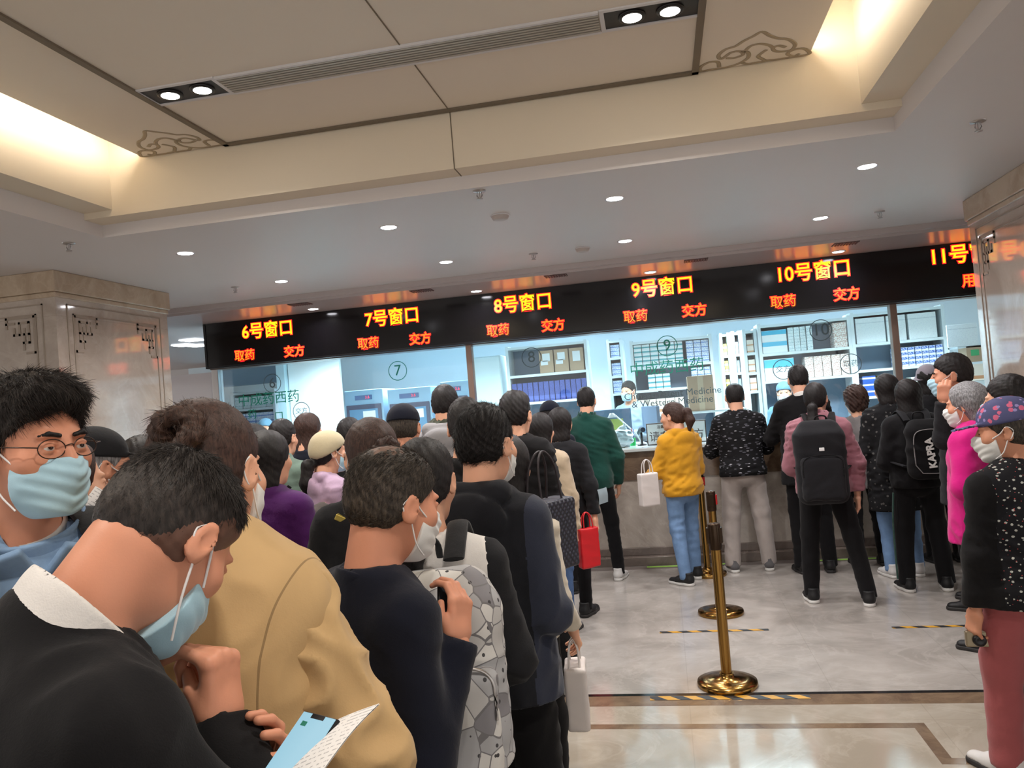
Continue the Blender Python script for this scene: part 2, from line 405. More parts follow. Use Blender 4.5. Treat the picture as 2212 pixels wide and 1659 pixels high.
# ------------------------------------------------------------------ the LED sign
M_SIGN = plain('sign_black_gloss', (9, 8, 11), .13, var=.1, spec=.5)
M_LEDR = emit('led_red_halo', (255, 14, 20), 3.0); M_LEDY = emit('led_yellow', (255, 196, 20), 1.35); M_LEDO = emit('led_orange', (255, 126, 22), 1.4)
e = empty('led_sign', (0, YS, 2.45), 0, 'long black LED sign with red and yellow Chinese window numbers over the counter', 'sign')
o = T(0, -YS, -2.45)
b = MB(); b.box(XL-.03, XR, YS, YS+.09, 2.462, 2.968); b.build('display_panel', M_SIGN, e, M=o)
b = MB(); b.box(XL-.05, XR, YS-.008, YS+.12, 2.45, 2.472); b.box(XL-.05, XL-.025, YS-.008, YS+.12, 2.472, 2.968); b.build('frame', M_BLACK, e, M=o)
for n, pb, pl, pr, s in (('6', (578, 714), (529, 769), (636, 760), 0), ('7', (847, 687), (796, 743), (908, 733), 0), ('8', (1130, 657), (1076, 715), (1195, 704), 0),
                     ('9', (1431, 622), (1373, 685), (1500, 672), 0), ('10', (1756, 588), (1692, 653), (1829, 637), 0), ('11', (2093, 549), (2107, 606), None, 1)):
    big = (MB(), MB())
    p = onY(*pb, YS)
    for k, (off, d) in enumerate(((.0095, .002), (.0022, .006))):  # larger red copy behind stands in for the glow around the letters
        text(big[k], n+'号窗口', .195, T(p[0], YS-d, p[2]) @ Matrix.Diagonal((.93, 1, 1, 1)), off, .0012, k)
    for q, w in ((pl, '取药' if not s else '用药咨询'), (pr, '交方')):
        if q is None: continue
        q = onY(*q, YS); sm = (MB(), MB())
        for k, (off, d) in enumerate(((.0075, .002), (.0006, .006))):
            text(sm[k], w, .135, T(q[0]+(.13 if s else 0), YS-d, q[2]) @ Matrix.Diagonal((.93, 1, 1, 1)), off, .0012, k)
        sm[0].add(sm[1].v, sm[1].f, 1); tag(sm[0].build('service_lettering', [M_LEDR, M_LEDO], e, M=o), 'small orange LED characters with red halo edges')
    big[0].add(big[1].v, big[1].f, 1)
    tag(big[0].build('number_lettering', [M_LEDR, M_LEDY], e, M=o), 'large yellow LED characters with red halo edges')

# ------------------------------------------------------------------ ceiling fittings
M_RING = plain('white_lamp_ring', (214, 212, 214), .4)
WH = [('left', 'first'), ('second from left',), ('third from left',), ('right',)]
rows = ['nearest row to the cream tray', 'middle row', 'row against the red lit sign']
names4 = ['leftmost', 'second from left', 'third from left', 'rightmost']
for i, (x, y, z) in enumerate(DOWN):
    e = empty('downlight', (x, y, z), 0, 'round white ceiling downlight, %s in the %s' % (names4[i % 4], rows[i//4]), 'ceiling light', 'round ceiling downlights')
    b = MB(); b.lathe([(.052, -.001), (.066, -.006), (.068, .0)], seg=28); b.build('trim_ring', M_RING, e)
    b = MB(); b.lathe([(.052, -.004), (.03, -.004), (.0, -.005)], seg=28); b.build('lens', M_LAMP2, e)
sp = [(148,525,HC),(1035,412,HC),(2112,262,HC),(1900,457,HC),(1152,548,HC),(508,620,HC)]
for (px, py, z), w in zip(sp, ('by the left column', 'under the middle of the tray edge', 'above the right column', 'before the eleventh window', 'before the eighth window', 'near the sixth window')):
    p = onZ(px, py, z); e = empty('fire_sprinkler', p, 0, 'small metal ceiling sprinkler head '+w, 'sprinkler', 'ceiling sprinklers')
    b = MB(); b.lathe([(.04, 0), (.038, -.006), (.014, -.01)], seg=20); b.build('rosette', M_STEEL, e)
    b = MB(); b.tube([(-.012, 0, -.008), (-.016, 0, -.03), (-.004, 0, -.05)], .0035); b.tube([(.012, 0, -.008), (.016, 0, -.03), (.004, 0, -.05)], .0035)
    b.lathe([(.0, -.054), (.019, -.054), (.019, -.05), (.0, -.05)], seg=14); b.tube([(0, 0, -.008), (0, 0, -.05)], .004); b.build('deflector', M_STEEL, e)
for (px, py), w in (((1080, 465), 'beside the third sprinkler, larger one'), ((1258, 536), 'between two downlights, smaller one')):
    p = onZ(px, py, HC); e = empty('smoke_detector', p, 0, 'pale round smoke detector on the ceiling '+w, 'detector')
    b = MB(); b.lathe([(.06, 0), (.06, -.012), (.05, -.03), (.03, -.034), (0, -.035)], seg=24); b.build('body', plain('detector_plastic', (176, 166, 160), .5), e)
    b = MB(); b.lathe([(.062, -.0), (.066, -.004), (.06, -.006)], seg=24); b.build('mount', M_RING, e)
M_VENT = plain('dark_vent', (74, 64, 62), .5)
for (x, w) in ((-3.59, 'six'), (-2.28, 'seven'), (-.92, 'eight'), (.41, 'nine'), (1.74, 'ten')):
    e = empty('air_vent', (x, 7.63, HS), 0, 'small slotted ceiling vent before the LED sign near window '+w, 'vent', 'ceiling vents')
    b = MB(); b.box(-.11, .11, -.075, .075, -.004, -.0005); b.build('grille_back', M_VENT, e)
    b = MB()
    for k in range(9): b.box(-.1+k*.025-.004, -.1+k*.025+.004, -.07, .07, -.010, -.004)
    b.build('slats', plain('vent_slat', (128, 112, 110), .4), e)
# tray lamp boxes and slot diffuser
M_DIFF = plain('silver_diffuser', (176, 170, 160), .4, .2)
lamps = [(-2.415, -2.02, 'left'), (-.115, .30, 'right')]
for i, (a, c, w) in enumerate(lamps):
    cx = (a+c)/2; e = empty('tray_light', (cx, 3.58, HP), 0, 'black twin spotlight box in the cream tray ceiling, %s end of the slot diffuser' % w, 'ceiling light')
    o = T(-cx, -3.58, -HP)
    b = MB()
    for x0, x1, y0, y1 in ((a-.02, c+.02, 3.475, 3.495), (a-.02, c+.02, 3.665, 3.685), (a-.02, a, 3.495, 3.665), (c, c+.02, 3.495, 3.665)): b.box(x0, x1, y0, y1, HP-.008, HP-.0004)
    b.build('frame', M_RING, e, M=o)
    b = MB(); b.box(a, c, 3.495, 3.665, HP-.003, HP-.0004); b.build('recess', M_BLACK, e, M=o)
    for q in TRAYL[2*i:2*i+2]:
        b = MB(); b.lathe([(.062, -.004), (.06, -.012), (.05, -.012)], (q[0], 3.58, HP), 28); r = b.build('spotlight', M_BLACK, e, M=o)
        b = MB(); b.lathe([(.051, -.011), (.03, -.014), (0, -.016)], (q[0], 3.58, HP), 28); b.build('bulb', M_LAMP, r, M=o)
e = empty('slot_diffuser', (-1.07, 3.58, HP), 0, 'long silver slotted air diffuser between the twin spotlight boxes', 'air diffuser')
o = T(1.07, -3.58, -HP)
b = MB(); b.box(-1.995, -.14, 3.50, 3.66, HP-.003, HP-.0004); b.build('backing', plain('diffuser_dark', (70, 66, 60), .6), e, M=o)
b = MB()
for k in range(7): b.box(-1.995, -.14, 3.50+k*.0245, 3.513+k*.0245, HP-.012, HP-.003)
b.build('slats', M_DIFF, e, M=o)
b = MB(); b.box(-1.998, -.137, 3.478, 3.496, HP-.012, HP-.0004); b.box(-1.998, -.137, 3.664, 3.682, HP-.012, HP-.0004); b.build('frame', M_RING, e, M=o)
# square lights of the passage on the far left
for px, py, w in ((415, 734, 'highest'), (397, 745, 'lower left'), (427, 746, 'lower right')):
    p = onZ(px, py, HS); b = MB(); b.box(-.12, .12, -.12, .12, -.012, -.001)
    o = tag(b.build('panel_light', emit('panel_glow', (240, 246, 255), 4)), 'small square panel light far left of the LED sign, %s of three' % w, 'ceiling light', 'far panel lights'); o.location = p

# ------------------------------------------------------------------ stanchions and floor tape
M_BRASS = plain('polished_brass', (152, 116, 62), .2, 1, var=.12, nscale=4)
M_BELT = plain('red_belt', (168, 24, 26), .7)
def stanchion(x, y, rot, label):
    e = empty('stanchion', (x, y, 0), rot, label, 'barrier post', 'brass queue barrier posts')
    b = MB(); b.lathe([(.172, 0), (.176, .012), (.172, .03), (.12, .042), (.045, .052), (.04, .075)], seg=48); b.build('base', M_BRASS, e)
    b = MB(); b.lathe([(.031, .05), (.031, .84)], seg=24); b.build('pole', M_BRASS, e)
    h = MB(); h.lathe([(.034, .80), (.037, .81), (.037, .945), (.034, .955), (0, .957)], seg=24); h.box(-.045, -.03, -.022, .022, .84, .93); h.box(.03, .045, -.022, .022, .84, .93)
    hd = h.build('belt_head', plain('dark_bronze_head', (60, 46, 34), .3, .7), e)
    b = MB(); b.box(-.018, .018, -.046, -.036, .85, .925); b.build('belt_end', M_BELT, hd)
    return e
stanchion(.23, 4.86, 3.0, 'nearest brass stanchion standing on the striped floor tape')
stanchion(.30, 6.40, 1.4, 'middle brass stanchion behind the nearest post')
stanchion(.275, 7.74, .8, 'farthest brass stanchion beside the woman in the yellow hoodie')
p = at(652, 1150, 4.45); stanchion(p[0], p[1], .4, 'brass stanchion half hidden between the purple jacket and lilac hoodie')
t = NT('hazard_tape'); v = t.map(); sp_ = t.n.new('ShaderNodeSeparateXYZ'); t.l.new(v, sp_.inputs[0])
t.base(t.ramp(t.math('FRACT', t.math('MULTIPLY', t.math('ADD', sp_.outputs[0], sp_.outputs[1]), 7.0)), [(0, lin((22, 22, 26))), (.5, lin((190, 140, 36)))], True)); t.set(Roughness=.5)
M_TAPE = t.m
for x0, x1, y, w, l in ((-.17, .60, 5.94, .02, 'striped black and yellow floor tape behind the nearest stanchion'), (1.42, 2.3, 5.91, .02, 'striped floor tape at the right beside the magenta jacket'),
                   (-.22, .66, 4.66, .028, 'striped black and yellow floor tape under the nearest stanchion base'), (1.75, 2.5, 4.70, .028, 'striped floor tape at the right edge beside the pink trousers')):
    b = MB(); b.box(x0-x0, x1-x0, -w, w, .0014, .0024); o = tag(b.build('floor_tape', M_TAPE), l, 'floor tape', 'striped floor tapes'); o.location = (x0, y, 0)
M_LIME = plain('lime_tape', (140, 186, 78), .6)
for px, py, w, l in ((1432, 1224, .16, 'at the feet of the yellow hoodie woman'), (1572, 1218, .12, 'right of the farthest stanchion'), (1845, 1208, .4, 'between the long coat and the pink jacket')):
    p = onZ(px, py, 0); b = MB(); b.box(-w, w, -.03, .03, .0016, .0026); o = tag(b.build('floor_marker', M_LIME), 'lime green floor marker '+l, 'floor tape', 'lime floor markers'); o.location = (p[0], p[1], 0)
# ------------------------------------------------------------------ soft-body modelling: distance fields turned into meshes
F4 = np.float32
def A(*v): return np.array(v, F4)
def smin(a, b, k):
    if k <= 0: return np.minimum(a, b)
    h = np.clip(.5+.5*(b-a)/k, 0, 1); return b+(a-b)*h-k*h*(1-h)
def cap(a, b, ra, rb=None, flat=None, fe=False):
    """tapered limb; flat = (axis, factor) squeezes it along a direction; fe cuts its far end square"""
    a = A(*a); b = A(*b); rb = ra if rb is None else rb; ba = b-a; L2 = float(ba @ ba)+1e-9; n = ba/math.sqrt(L2)
    ax = None
    if flat is not None:
        ax = A(*flat[0]); ax = ax/np.linalg.norm(ax); kf = flat[1]
    def f(p):
        q = p-a; h = np.clip((q @ ba)/L2, 0, 1)
        r = q-h[:, None]*ba
        if ax is not None: r = r+((1/kf-1)*(r @ ax))[:, None]*ax
        d = np.sqrt((r*r).sum(1))-(ra+(rb-ra)*h)
        if ax is not None: d = d*(.5+.5*kf)
        if fe: d = np.maximum(d, (p-b) @ n)
        return d
    return f
def ell(c, r, R=None):
    c = A(*c); r = A(*r); R = None if R is None else np.array(R, F4)
    def f(p):
        q = p-c
        if R is not None: q = q @ R
        a = q/r; k0 = np.sqrt((a*a).sum(1)); b = a/r; k1 = np.sqrt((b*b).sum(1))+1e-9
        return np.maximum(k0*(k0-1)/k1, (k0-1)*float(r.min()))
    return f
def rbox(c, h, rad_, R=None):
    c = A(*c); h = A(*h)-rad_; R = None if R is None else np.array(R, F4)
    def f(p):
        q = p-c
        if R is not None: q = q @ R
        q = np.abs(q)-h
        return np.sqrt((np.maximum(q, 0)**2).sum(1))+np.minimum(q.max(1), 0)-rad_
    return f
def plane(c, n):
    c = A(*c); n = A(*n); n = n/np.linalg.norm(n)
    return lambda p: (p-c) @ n
class Fld:
    def __init__(s, *ops): s.o = list(ops); s.disp = None
    def add(s, f, k=.02): s.o.append((f, k, '+')); return s
    def cut(s, f, k=.005): s.o.append((f, k, '-')); return s
    def wrinkle(s, f): s.o.append((f, 0, 'd')); return s
    def keep(s, f, k=.004): s.o.append((f, k, '&')); return s
    def __call__(s, p):
        d = None
        for f, k, op in s.o:
            v = f(p)
            if d is None: d = v
            elif op == '+': d = smin(d, v, k)
            elif op == '-': d = -smin(-d, v, k)
            elif op == 'd': d = d-v
            else: d = -smin(-d, -v, k)
        if s.disp is not None: d = d-s.disp(p)
        return d.astype(F4)
def folds(amp, seed=0, freq=1.0, stretch=(.55, .55, 1)):
    r = np.random.default_rng(seed); K = r.normal(size=(5, 3)).astype(F4)*A(*stretch)*(2*pi/.16*freq); ph = r.uniform(0, 6, 5).astype(F4)
    s1 = A(11, 9, 7)*freq
    def f(p):
        w = p+.03*np.sin(p[:, [2, 0, 1]]*s1+seed)
        t = 0
        for k, h in zip(K, ph): t = t+np.sin(w @ k+h)
        u = .5+.5*np.sin(p @ A(5, 4, 9)+seed*1.7)
        return amp*(.35+.65*u)*(1-np.abs(t)/2.2)
    return f
CORN = np.array([(i, j, k) for i in (0, 1) for j in (0, 1) for k in (0, 1)])
EDG = [(a, b) for a in range(8) for b in range(a+1, 8) if abs(CORN[a]-CORN[b]).sum() == 1]
def mesh_sdf(f, lo, hi, h, snap=1):
    lo = np.array(lo, F4)-2*h; hi = np.array(hi, F4)+2*h; B = 6
    nb = np.ceil((hi-lo)/(B*h)).astype(int); n = nb*B
    g = np.stack(np.meshgrid(*[np.arange(k) for k in nb], indexing='ij'), -1).reshape(-1, 3)
    dc = f((lo+(g+.5)*B*h).astype(F4)); act = np.abs(dc) < B*h*1.55
    V = np.empty((nb[0], B, nb[1], B, nb[2], B), F4)
    V[:] = np.where(dc > 0, 1., -1.).astype(F4).reshape(nb)[:, None, :, None, :, None]
    ga = g[act]; loc = np.stack(np.meshgrid(*[np.arange(B)]*3, indexing='ij'), -1).reshape(-1, 3)
    for s in range(0, len(ga), 1500):
        q = ga[s:s+1500]; P = (q[:, None]*B+loc[None]).reshape(-1, 3)
        d = f((lo+P*h).astype(F4)).reshape(-1, B, B, B)
        V[q[:, 0], :, q[:, 1], :, q[:, 2], :] = d
    V = V.reshape(n); S = V < 0
    c = np.zeros(tuple(n-1), np.uint8)
    for i, j, k in CORN: c += S[i:n[0]-1+i, j:n[1]-1+j, k:n[2]-1+k]
    cells = np.argwhere((c > 0) & (c < 8)); idx = np.full(tuple(n-1), -1, np.int32); idx[tuple(cells.T)] = np.arange(len(cells))
    vals = np.stack([V[tuple((cells+o).T)] for o in CORN], 1)
    acc = np.zeros((len(cells), 3)); cnt = np.zeros(len(cells))
    for a, b in EDG:
        va, vb = vals[:, a], vals[:, b]; mk = (va < 0) != (vb < 0)
        t = np.where(mk, va/np.where(mk, va-vb, 1), 0)
        acc += mk[:, None]*(CORN[a]+t[:, None]*(CORN[b]-CORN[a])); cnt += mk
    P = (lo+(cells+acc/cnt[:, None])*h).astype(F4)
    Q = []
    for ax in range(3):
        u, v = [(1, 2), (2, 0), (0, 1)][ax]
        s0 = [slice(None)]*3; s1 = [slice(None)]*3; s0[ax] = slice(0, -1); s1[ax] = slice(1, None)
        A0, A1 = S[tuple(s0)], S[tuple(s1)]; e = np.argwhere(A0 != A1)
        e = e[(e[:, u] > 0) & (e[:, v] > 0) & (e[:, u] < n[u]-1) & (e[:, v] < n[v]-1)]
        if not len(e): continue
        du = np.zeros(3, int); du[u] = 1; dv = np.zeros(3, int); dv[v] = 1
        q = np.stack([idx[tuple((e-o).T)] for o in (du*0, du, du+dv, dv)], 1)
        fl = A0[tuple(e.T)]; q[~fl] = q[~fl][:, ::-1]; Q.append(q)
    Q = np.concatenate(Q); Q = Q[(Q >= 0).all(1)]
    for _ in range(snap):
        e = h*.3; d0 = f(P); G = np.stack([f(P+A(*o)) for o in ((e, 0, 0), (0, e, 0), (0, 0, e))], 1)-d0[:, None]
        G /= e; g2 = (G*G).sum(1)+1e-4; st = np.clip(d0/g2, -h*.7, h*.7); P = (P-st[:, None]*G).astype(F4)
    return P, Q
def raw_mesh(name, parts, smooth=True):
    """parts: list of (verts, quads, material index)"""
    off = 0; vs = []; qs = []; mi = []
    for P, Q, mm in parts:
        vs.append(P); qs.append(Q+off); off += len(P)
        mi.append(mm if hasattr(mm, '__len__') else np.full(len(Q), mm, np.int32))
    P = np.concatenate(vs).astype(F4); Q = np.concatenate(qs).astype(np.int32); k = Q.shape[1]
    me = bpy.data.meshes.new(name); me.vertices.add(len(P)); me.vertices.foreach_set('co', P.ravel())
    me.loops.add(Q.size); me.loops.foreach_set('vertex_index', Q.ravel())
    me.polygons.add(len(Q)); me.polygons.foreach_set('loop_start', np.arange(0, Q.size, k, dtype=np.int32))
    me.polygons.foreach_set('material_index', np.concatenate(mi).astype(np.int32))
    me.update(calc_edges=True); me.polygons.foreach_set('use_smooth', np.full(len(Q), smooth)); me.update()
    return me
def xf(P, M): M = np.array(M, F4); return P @ M[:3, :3].T+M[:3, 3]
def Rm(rx=0, ry=0, rz=0): return np.array((Matrix.Rotation(rz, 3, 'Z') @ Matrix.Rotation(ry, 3, 'Y') @ Matrix.Rotation(rx, 3, 'X')))
def M4(R, t):
    M = np.eye(4); M[:3, :3] = R; M[:3, 3] = t; return M

# ------------------------------------------------------------------ heads (origin between the ears, face towards +y)
def head_field(neck=True, fem=False):
    w = .95 if fem else 1
    F = Fld((ell((0, -.014, .032), (.077*w, .097, .088)), 0, '+'))
    F.add(ell((0, .022, -.030), (.066*w, .070, .082)), .03)
    F.add(ell((0, .040, -.082), (.046*w, .048, .036)), .035)
    F.add(ell((0, .078, -.104), (.020*w, .016, .013)), .025)
    for s in (-1, 1):
        F.add(ell((s*.028, .080, .024), (.022, .012, .007)), .014)
        F.add(ell((s*.044, .060, -.024), (.022, .020, .018)), .035)
        F.cut(ell((s*.031, .100, .002), (.016, .015, .011)), .014)
        F.add(ell((s*.031, .0805, .002), (.0135, .0125, .0115)), .003)
        F.add(ell((s*.031, .0835, .0085), (.0165, .0105, .0052)), .004)
        F.add(ell((s*.031, .0825, -.0055), (.0150, .0100, .0040)), .004)
        R = Rm(rz=s*rad(-24), rx=rad(-8))
        F.add(ell((s*.083*w, -.012, -.002), (.0075, .020, .032), R), .006)
        F.cut(ell((s*.0917*w, -.007, .002), (.0055, .012, .020), R), .003)
        F.add(ell((s*.080*w, -.004, -.024), (.006, .009, .011), R), .006)
        F.add(cap((s*.010, .098, -.040), (s*.012, .094, -.041), .0075), .007)
    F.add(cap((0, .090, .012), (0, .112, -.033), .0075, .0125), .014)
    F.add(ell((0, .095, -.062), (.021, .0085, .0055)), .006); F.add(ell((0, .093, -.073), (.019, .0095, .0065)), .006)
    F.cut(cap((-.018, .106, -.0675), (.018, .106, -.0675), .0045), .003)
    if neck: F.add(cap((0, -.022, -.05), (0, -.045, -.19), .056*w, .060*w), .03)
    return F
HEAD = {}
def head_mesh(fem):
    if fem not in HEAD:
        P, Q = mesh_sdf(head_field(True, fem), (-.11, -.13, -.21), (.11, .13, .13), .0062)
        c = P[Q].mean(1); mi = np.zeros(len(Q), np.int32)
        mi[((np.abs(c[:, 0])-.031)**2/.0001+(c[:, 2]-.002)**2/.00004 < 1) & (c[:, 1] > .086)] = 1
        mi[(np.abs(c[:, 0]) < .02) & (np.abs(c[:, 2]+.067) < .0105) & (c[:, 1] > .094)] = 2
        HEAD[fem] = (P, Q, mi)
    return HEAD[fem]
def skin(name, rgb):
    if name in MATS: return MATS[name]
    t = NT(name); c = lin(rgb); v = t.map()
    k = t.mix(t.noise(v, 9, 4), sc3(c, .9), (min(1, c[0]*1.12), c[1]*1.03, c[2]))
    t.base(k); t.set(Roughness=.5, Specular_IOR_Level=.35, Subsurface_Weight=.08, Subsurface_Scale=.01)
    t.b.inputs['Subsurface Radius'].default_value = (1, .35, .2); t.bump(t.noise(v, 260, 3), .08, .002)
    MATS[name] = t.m; return t.m
SKINS = [skin('skin_light', (218, 168, 140)), skin('skin_tan', (196, 140, 112)), skin('skin_warm', (206, 146, 118))]
M_EYE = plain('eye_dark', (44, 30, 26), .15); M_SCL = plain('eye_white', (206, 196, 190), .3); M_LIP = plain('lip_tone', (176, 98, 90), .45)
def hair_mat(name, rgb, rough=.55, spec=.3, streak=None):
    if name in MATS: return MATS[name]
    t = NT(name); c = lin(rgb); v = t.map((1, 1, .22))
    n = t.noise(v, 190, 4, .7, .4); hi = lin(streak) if streak else sc3(c, 2.1)
    t.base(t.mix(t.ramp(n, [(.42, (0, 0, 0)), (.72, (1, 1, 1))]), sc3(c, .7), hi))
    t.set(Roughness=rough, Specular_IOR_Level=spec); t.bump(n, .35, .005)
    MATS[name] = t.m; return t.m
H_BLACK = hair_mat('hair_black', (26, 22, 22)); H_BROWN = hair_mat('hair_dark_brown', (58, 40, 34)); H_SOFT = hair_mat('hair_soft_black', (40, 34, 31))
H_CROWN = skin('thin_crown_scalp', (104, 82, 70))
H_FADE = skin('hair_fade_stubble', (98, 70, 58))
H_GREY = hair_mat('hair_grey', (112, 110, 112), .5, .4, (170, 168, 170)); H_PEPPER = hair_mat('hair_salt_pepper', (50, 44, 39), .55, .3, (88, 78, 68))
HAIR = {}
def hair_field(style):
    """hair volumes in head space"""
    top = ell((0, -.016, .040), (.082, .105, .094))
    line = plane((0, .084, .060), (0, .66, -.75))            # hairline from the forehead down to the nape
    side = plane((0, .030, -.02), (0, 1, -.5))
    def fringe(amp, fr):
        return lambda p: amp*(np.sin(p[:, 0]*fr+p[:, 1]*fr*.6)*np.sin(p[:, 1]*fr*1.2-p[:, 2]*fr*.5+1)+.5*np.sin(p[:, 0]*fr*2.3+p[:, 2]*fr*1.7))
    if style in ('short', 'crop', 'thin'):
        F = Fld((ell((0, -.014, .048), (.082, .103, {'short': .093, 'crop': .083, 'thin': .080}[style])), 0, '+'))
        F.add(ell((0, -.02, .005), (.080, .100, .080)), .02)
        F.keep(line if style != 'crop' else plane((0, .084, .060), (0, .735, -.678)), .012)
        for s in (-1, 1): F.cut(ell((s*.088, .002, -.012), (.024, .026, .036)), .008)
        F.disp = fringe(.0022 if style == 'short' else .0008, 150)
        box = ((-.11, -.14, -.12), (.11, .13, .17))
    elif style == 'tuft':
        F = Fld((ell((0, -.010, .056), (.082, .103, .092)), 0, '+')); F.add(ell((0, -.02, .01), (.080, .100, .082)), .025)
        F.add(ell((0, .052, .098), (.064, .045, .040)), .025); F.keep(plane((0, .084, .074), (0, .70, -.71)), .014)
        for s in (-1, 1): F.cut(ell((s*.09, .004, -.014), (.026, .028, .036)), .008)
        F.disp = fringe(.003, 110); box = ((-.12, -.14, -.12), (.12, .15, .18))
    elif style == 'curly':
        F = Fld((ell((0, -.022, .045), (.100, .115, .108)), 0, '+')); F.add(ell((0, -.05, -.03), (.088, .075, .085)), .04); F.keep(plane((0, .078, .06), (0, .75, -.65)), .015)
        F.disp = fringe(.007, 95); box = ((-.14, -.17, -.14), (.14, .13, .18))
    elif style in ('bob', 'long'):
        L = -.10 if style == 'bob' else -.30
        F = Fld((ell((0, -.018, .036), (.090, .110, .100)), 0, '+'))
        F.add(cap((0, -.045, 0), (0, -.065, L), .092, .085 if style == 'bob' else .10, ((0, 1, 0), .62)), .04)
        F.cut(ell((0, .075, -.05), (.068, .075, .11)), .015)
        F.keep(plane((0, .070, .06), (0, .97, -.22)), .012)
        F.keep(plane((0, 0, L-.045), (0, 0, -1)), .02); F.disp = fringe(.0016, 95); box = ((-.14, -.18, L-.1), (.14, .13, .16))
    else:       # pulled-back hair: cap plus tail, bun ...
        F = Fld((ell((0, -.018, .036), (.083, .106, .094)), 0, '+')); F.add(ell((0, -.045, -.01), (.072, .075, .075)), .03)
        F.keep(line if style != 'bun' else plane((0, .082, .055), (0, .6, -.8)), .012)
        for s in (-1, 1): F.cut(ell((s*.090, -.010, -.006), (.016, .021, .030)), .005)
        box = ((-.12, -.24, -.14), (.12, .13, .15))
        if style in ('tail', 'lowtail'):
            z = .04 if style == 'tail' else -.05; zl = -.13 if style == 'tail' else -.28
            F.add(cap((0, -.095, z), (0, -.15, z-.01), .022, .032), .015); F.add(cap((0, -.15, z-.01), (0, -.165, (z+zl)/2), .034, .040), .02)
            F.add(cap((0, -.165, (z+zl)/2), (0, -.15, zl), .038, .014), .02); box = ((-.12, -.24, zl-.06), (.12, .13, .15))
        F.disp = fringe(.0012, 110)
    return F, box
def hair_mesh(style, h=.0075):
    k = (style, h)
    if k not in HAIR:
        F, bx = hair_field(style); HAIR[k] = mesh_sdf(F, *bx, h)
    return HAIR[k]
def strands(P, Q, n, length, flow, r=.0006, lift=.5, seed=1, jit=.35, clump=0, curl=.0):
    """tapered hair strands standing on a hair mesh; flow(p) gives the combing direction"""
    g = np.random.default_rng(seed); f = g.integers(0, len(Q), n); w = g.dirichlet((1, 1, 1, 1), n)
    p = (P[Q[f]]*w[:, :, None]).sum(1); e1 = P[Q[f, 2]]-P[Q[f, 0]]; e2 = P[Q[f, 3]]-P[Q[f, 1]]
    nr = np.cross(e1, e2); nr /= np.linalg.norm(nr, axis=1)[:, None]+1e-9
    d = flow(p); d = d-(d*nr).sum(1)[:, None]*nr; d /= np.linalg.norm(d, axis=1)[:, None]+1e-9
    dr = nr*lift+d+g.normal(size=(n, 3))*jit; dr /= np.linalg.norm(dr, axis=1)[:, None]
    L = (length(p) if callable(length) else length)*g.uniform(.6, 1.15, n)
    b = np.cross(dr, nr); b /= np.linalg.norm(b, axis=1)[:, None]+1e-9; c = np.cross(dr, b)
    rows = []
    for i, (t, rr) in enumerate(((0, 1), (.4, .9), (.75, .6), (1, .15))):
        ctr = p-nr*.002+dr*(L*t)[:, None]+(d*.35-nr*.35*lift)*(L*t*t)[:, None]
        for a in (0, 2.09, 4.19): rows.append(ctr+r*rr*(cos(a)*b+sin(a)*c))
    V = np.stack(rows, 1).reshape(-1, 3); base = np.arange(n)[:, None]*12; q = []
    for i in range(3):
        for k in range(3): q.append(np.stack([base[:, 0]+i*3+k, base[:, 0]+i*3+(k+1) % 3, base[:, 0]+(i+1)*3+(k+1) % 3, base[:, 0]+(i+1)*3+k], 1))
    return V.astype(F4), np.concatenate(q).astype(np.int32)

# ------------------------------------------------------------------ hands: wrist at the origin, fingers along +y, back of the hand +z, thumb at -x
def hand_field(curl=(25, 30, 20), each=None, thumb=((-.5, .75, -.45), (-.1, .9, -.5)), spread=4):
    F = Fld((rbox((0, .050, 0), (.041, .047, .0135), .0125), 0, '+'))
    F.add(ell((-.022, .032, -.008), (.018, .030, .014)), .012); F.add(cap((0, -.07, 0), (0, .012, 0), .029, .028, ((0, 0, 1), .78)), .025)
    for i, (x, y, s) in enumerate(((-.030, .092, .95), (-.0105, .097, 1.05), (.0105, .094, 1), (.030, .085, .8))):
        c = each[i] if each else curl; p = np.array((x, y, .001)); a = 0; sx = math.tan(rad((i-1.5)*spread)); k = .012
        for j, (L, ang) in enumerate(zip((.044, .027, .022), c)):
            a += rad(ang); q = p+L*s*np.array((sx*cos(a), cos(a), -sin(a)))
            F.add(cap(p, q, (.0098, .0088, .0080)[j]*(1 if i < 3 else .88), (.0090, .0082, .0068)[j]*(1 if i < 3 else .88)), k); p = q; k = .002
    p = np.array((-.030, .020, -.006)); k = .012
    for d, L, r1, r2 in ((thumb[0], .042, .0130, .0112), (thumb[0], .0, .0112, .0112), (thumb[1], .030, .0112, .0085)):
        if L == 0: continue
        d = np.array(d)/np.linalg.norm(d); q = p+d*L; F.add(cap(p, q, r1, r2), k); p = q; k = .003
    return F
HAND = {}
def hand_mesh(kind='relax', h=.0042):
    if (kind, h) not in HAND:
        F = {'relax': lambda: hand_field(), 'grip': lambda: hand_field((55, 60, 35), thumb=((-.25, .7, -.75), (.35, .75, -.55)), spread=1),
             'flat': lambda: hand_field((8, 10, 8), spread=5), 'hold': lambda: hand_field((35, 45, 30), thumb=((-.55, .75, -.2), (.1, .98, -.15)), spread=2)}[kind]()
        HAND[(kind, h)] = mesh_sdf(F, (-.10, -.08, -.12), (.06, .21, .03), h)
    return HAND[(kind, h)]
def frame(y, z):
    y = np.array(y, float); y /= np.linalg.norm(y); z = np.array(z, float); z = z-(z @ y)*y; z /= np.linalg.norm(z)
    return np.stack([np.cross(y, z), y, z], 1)

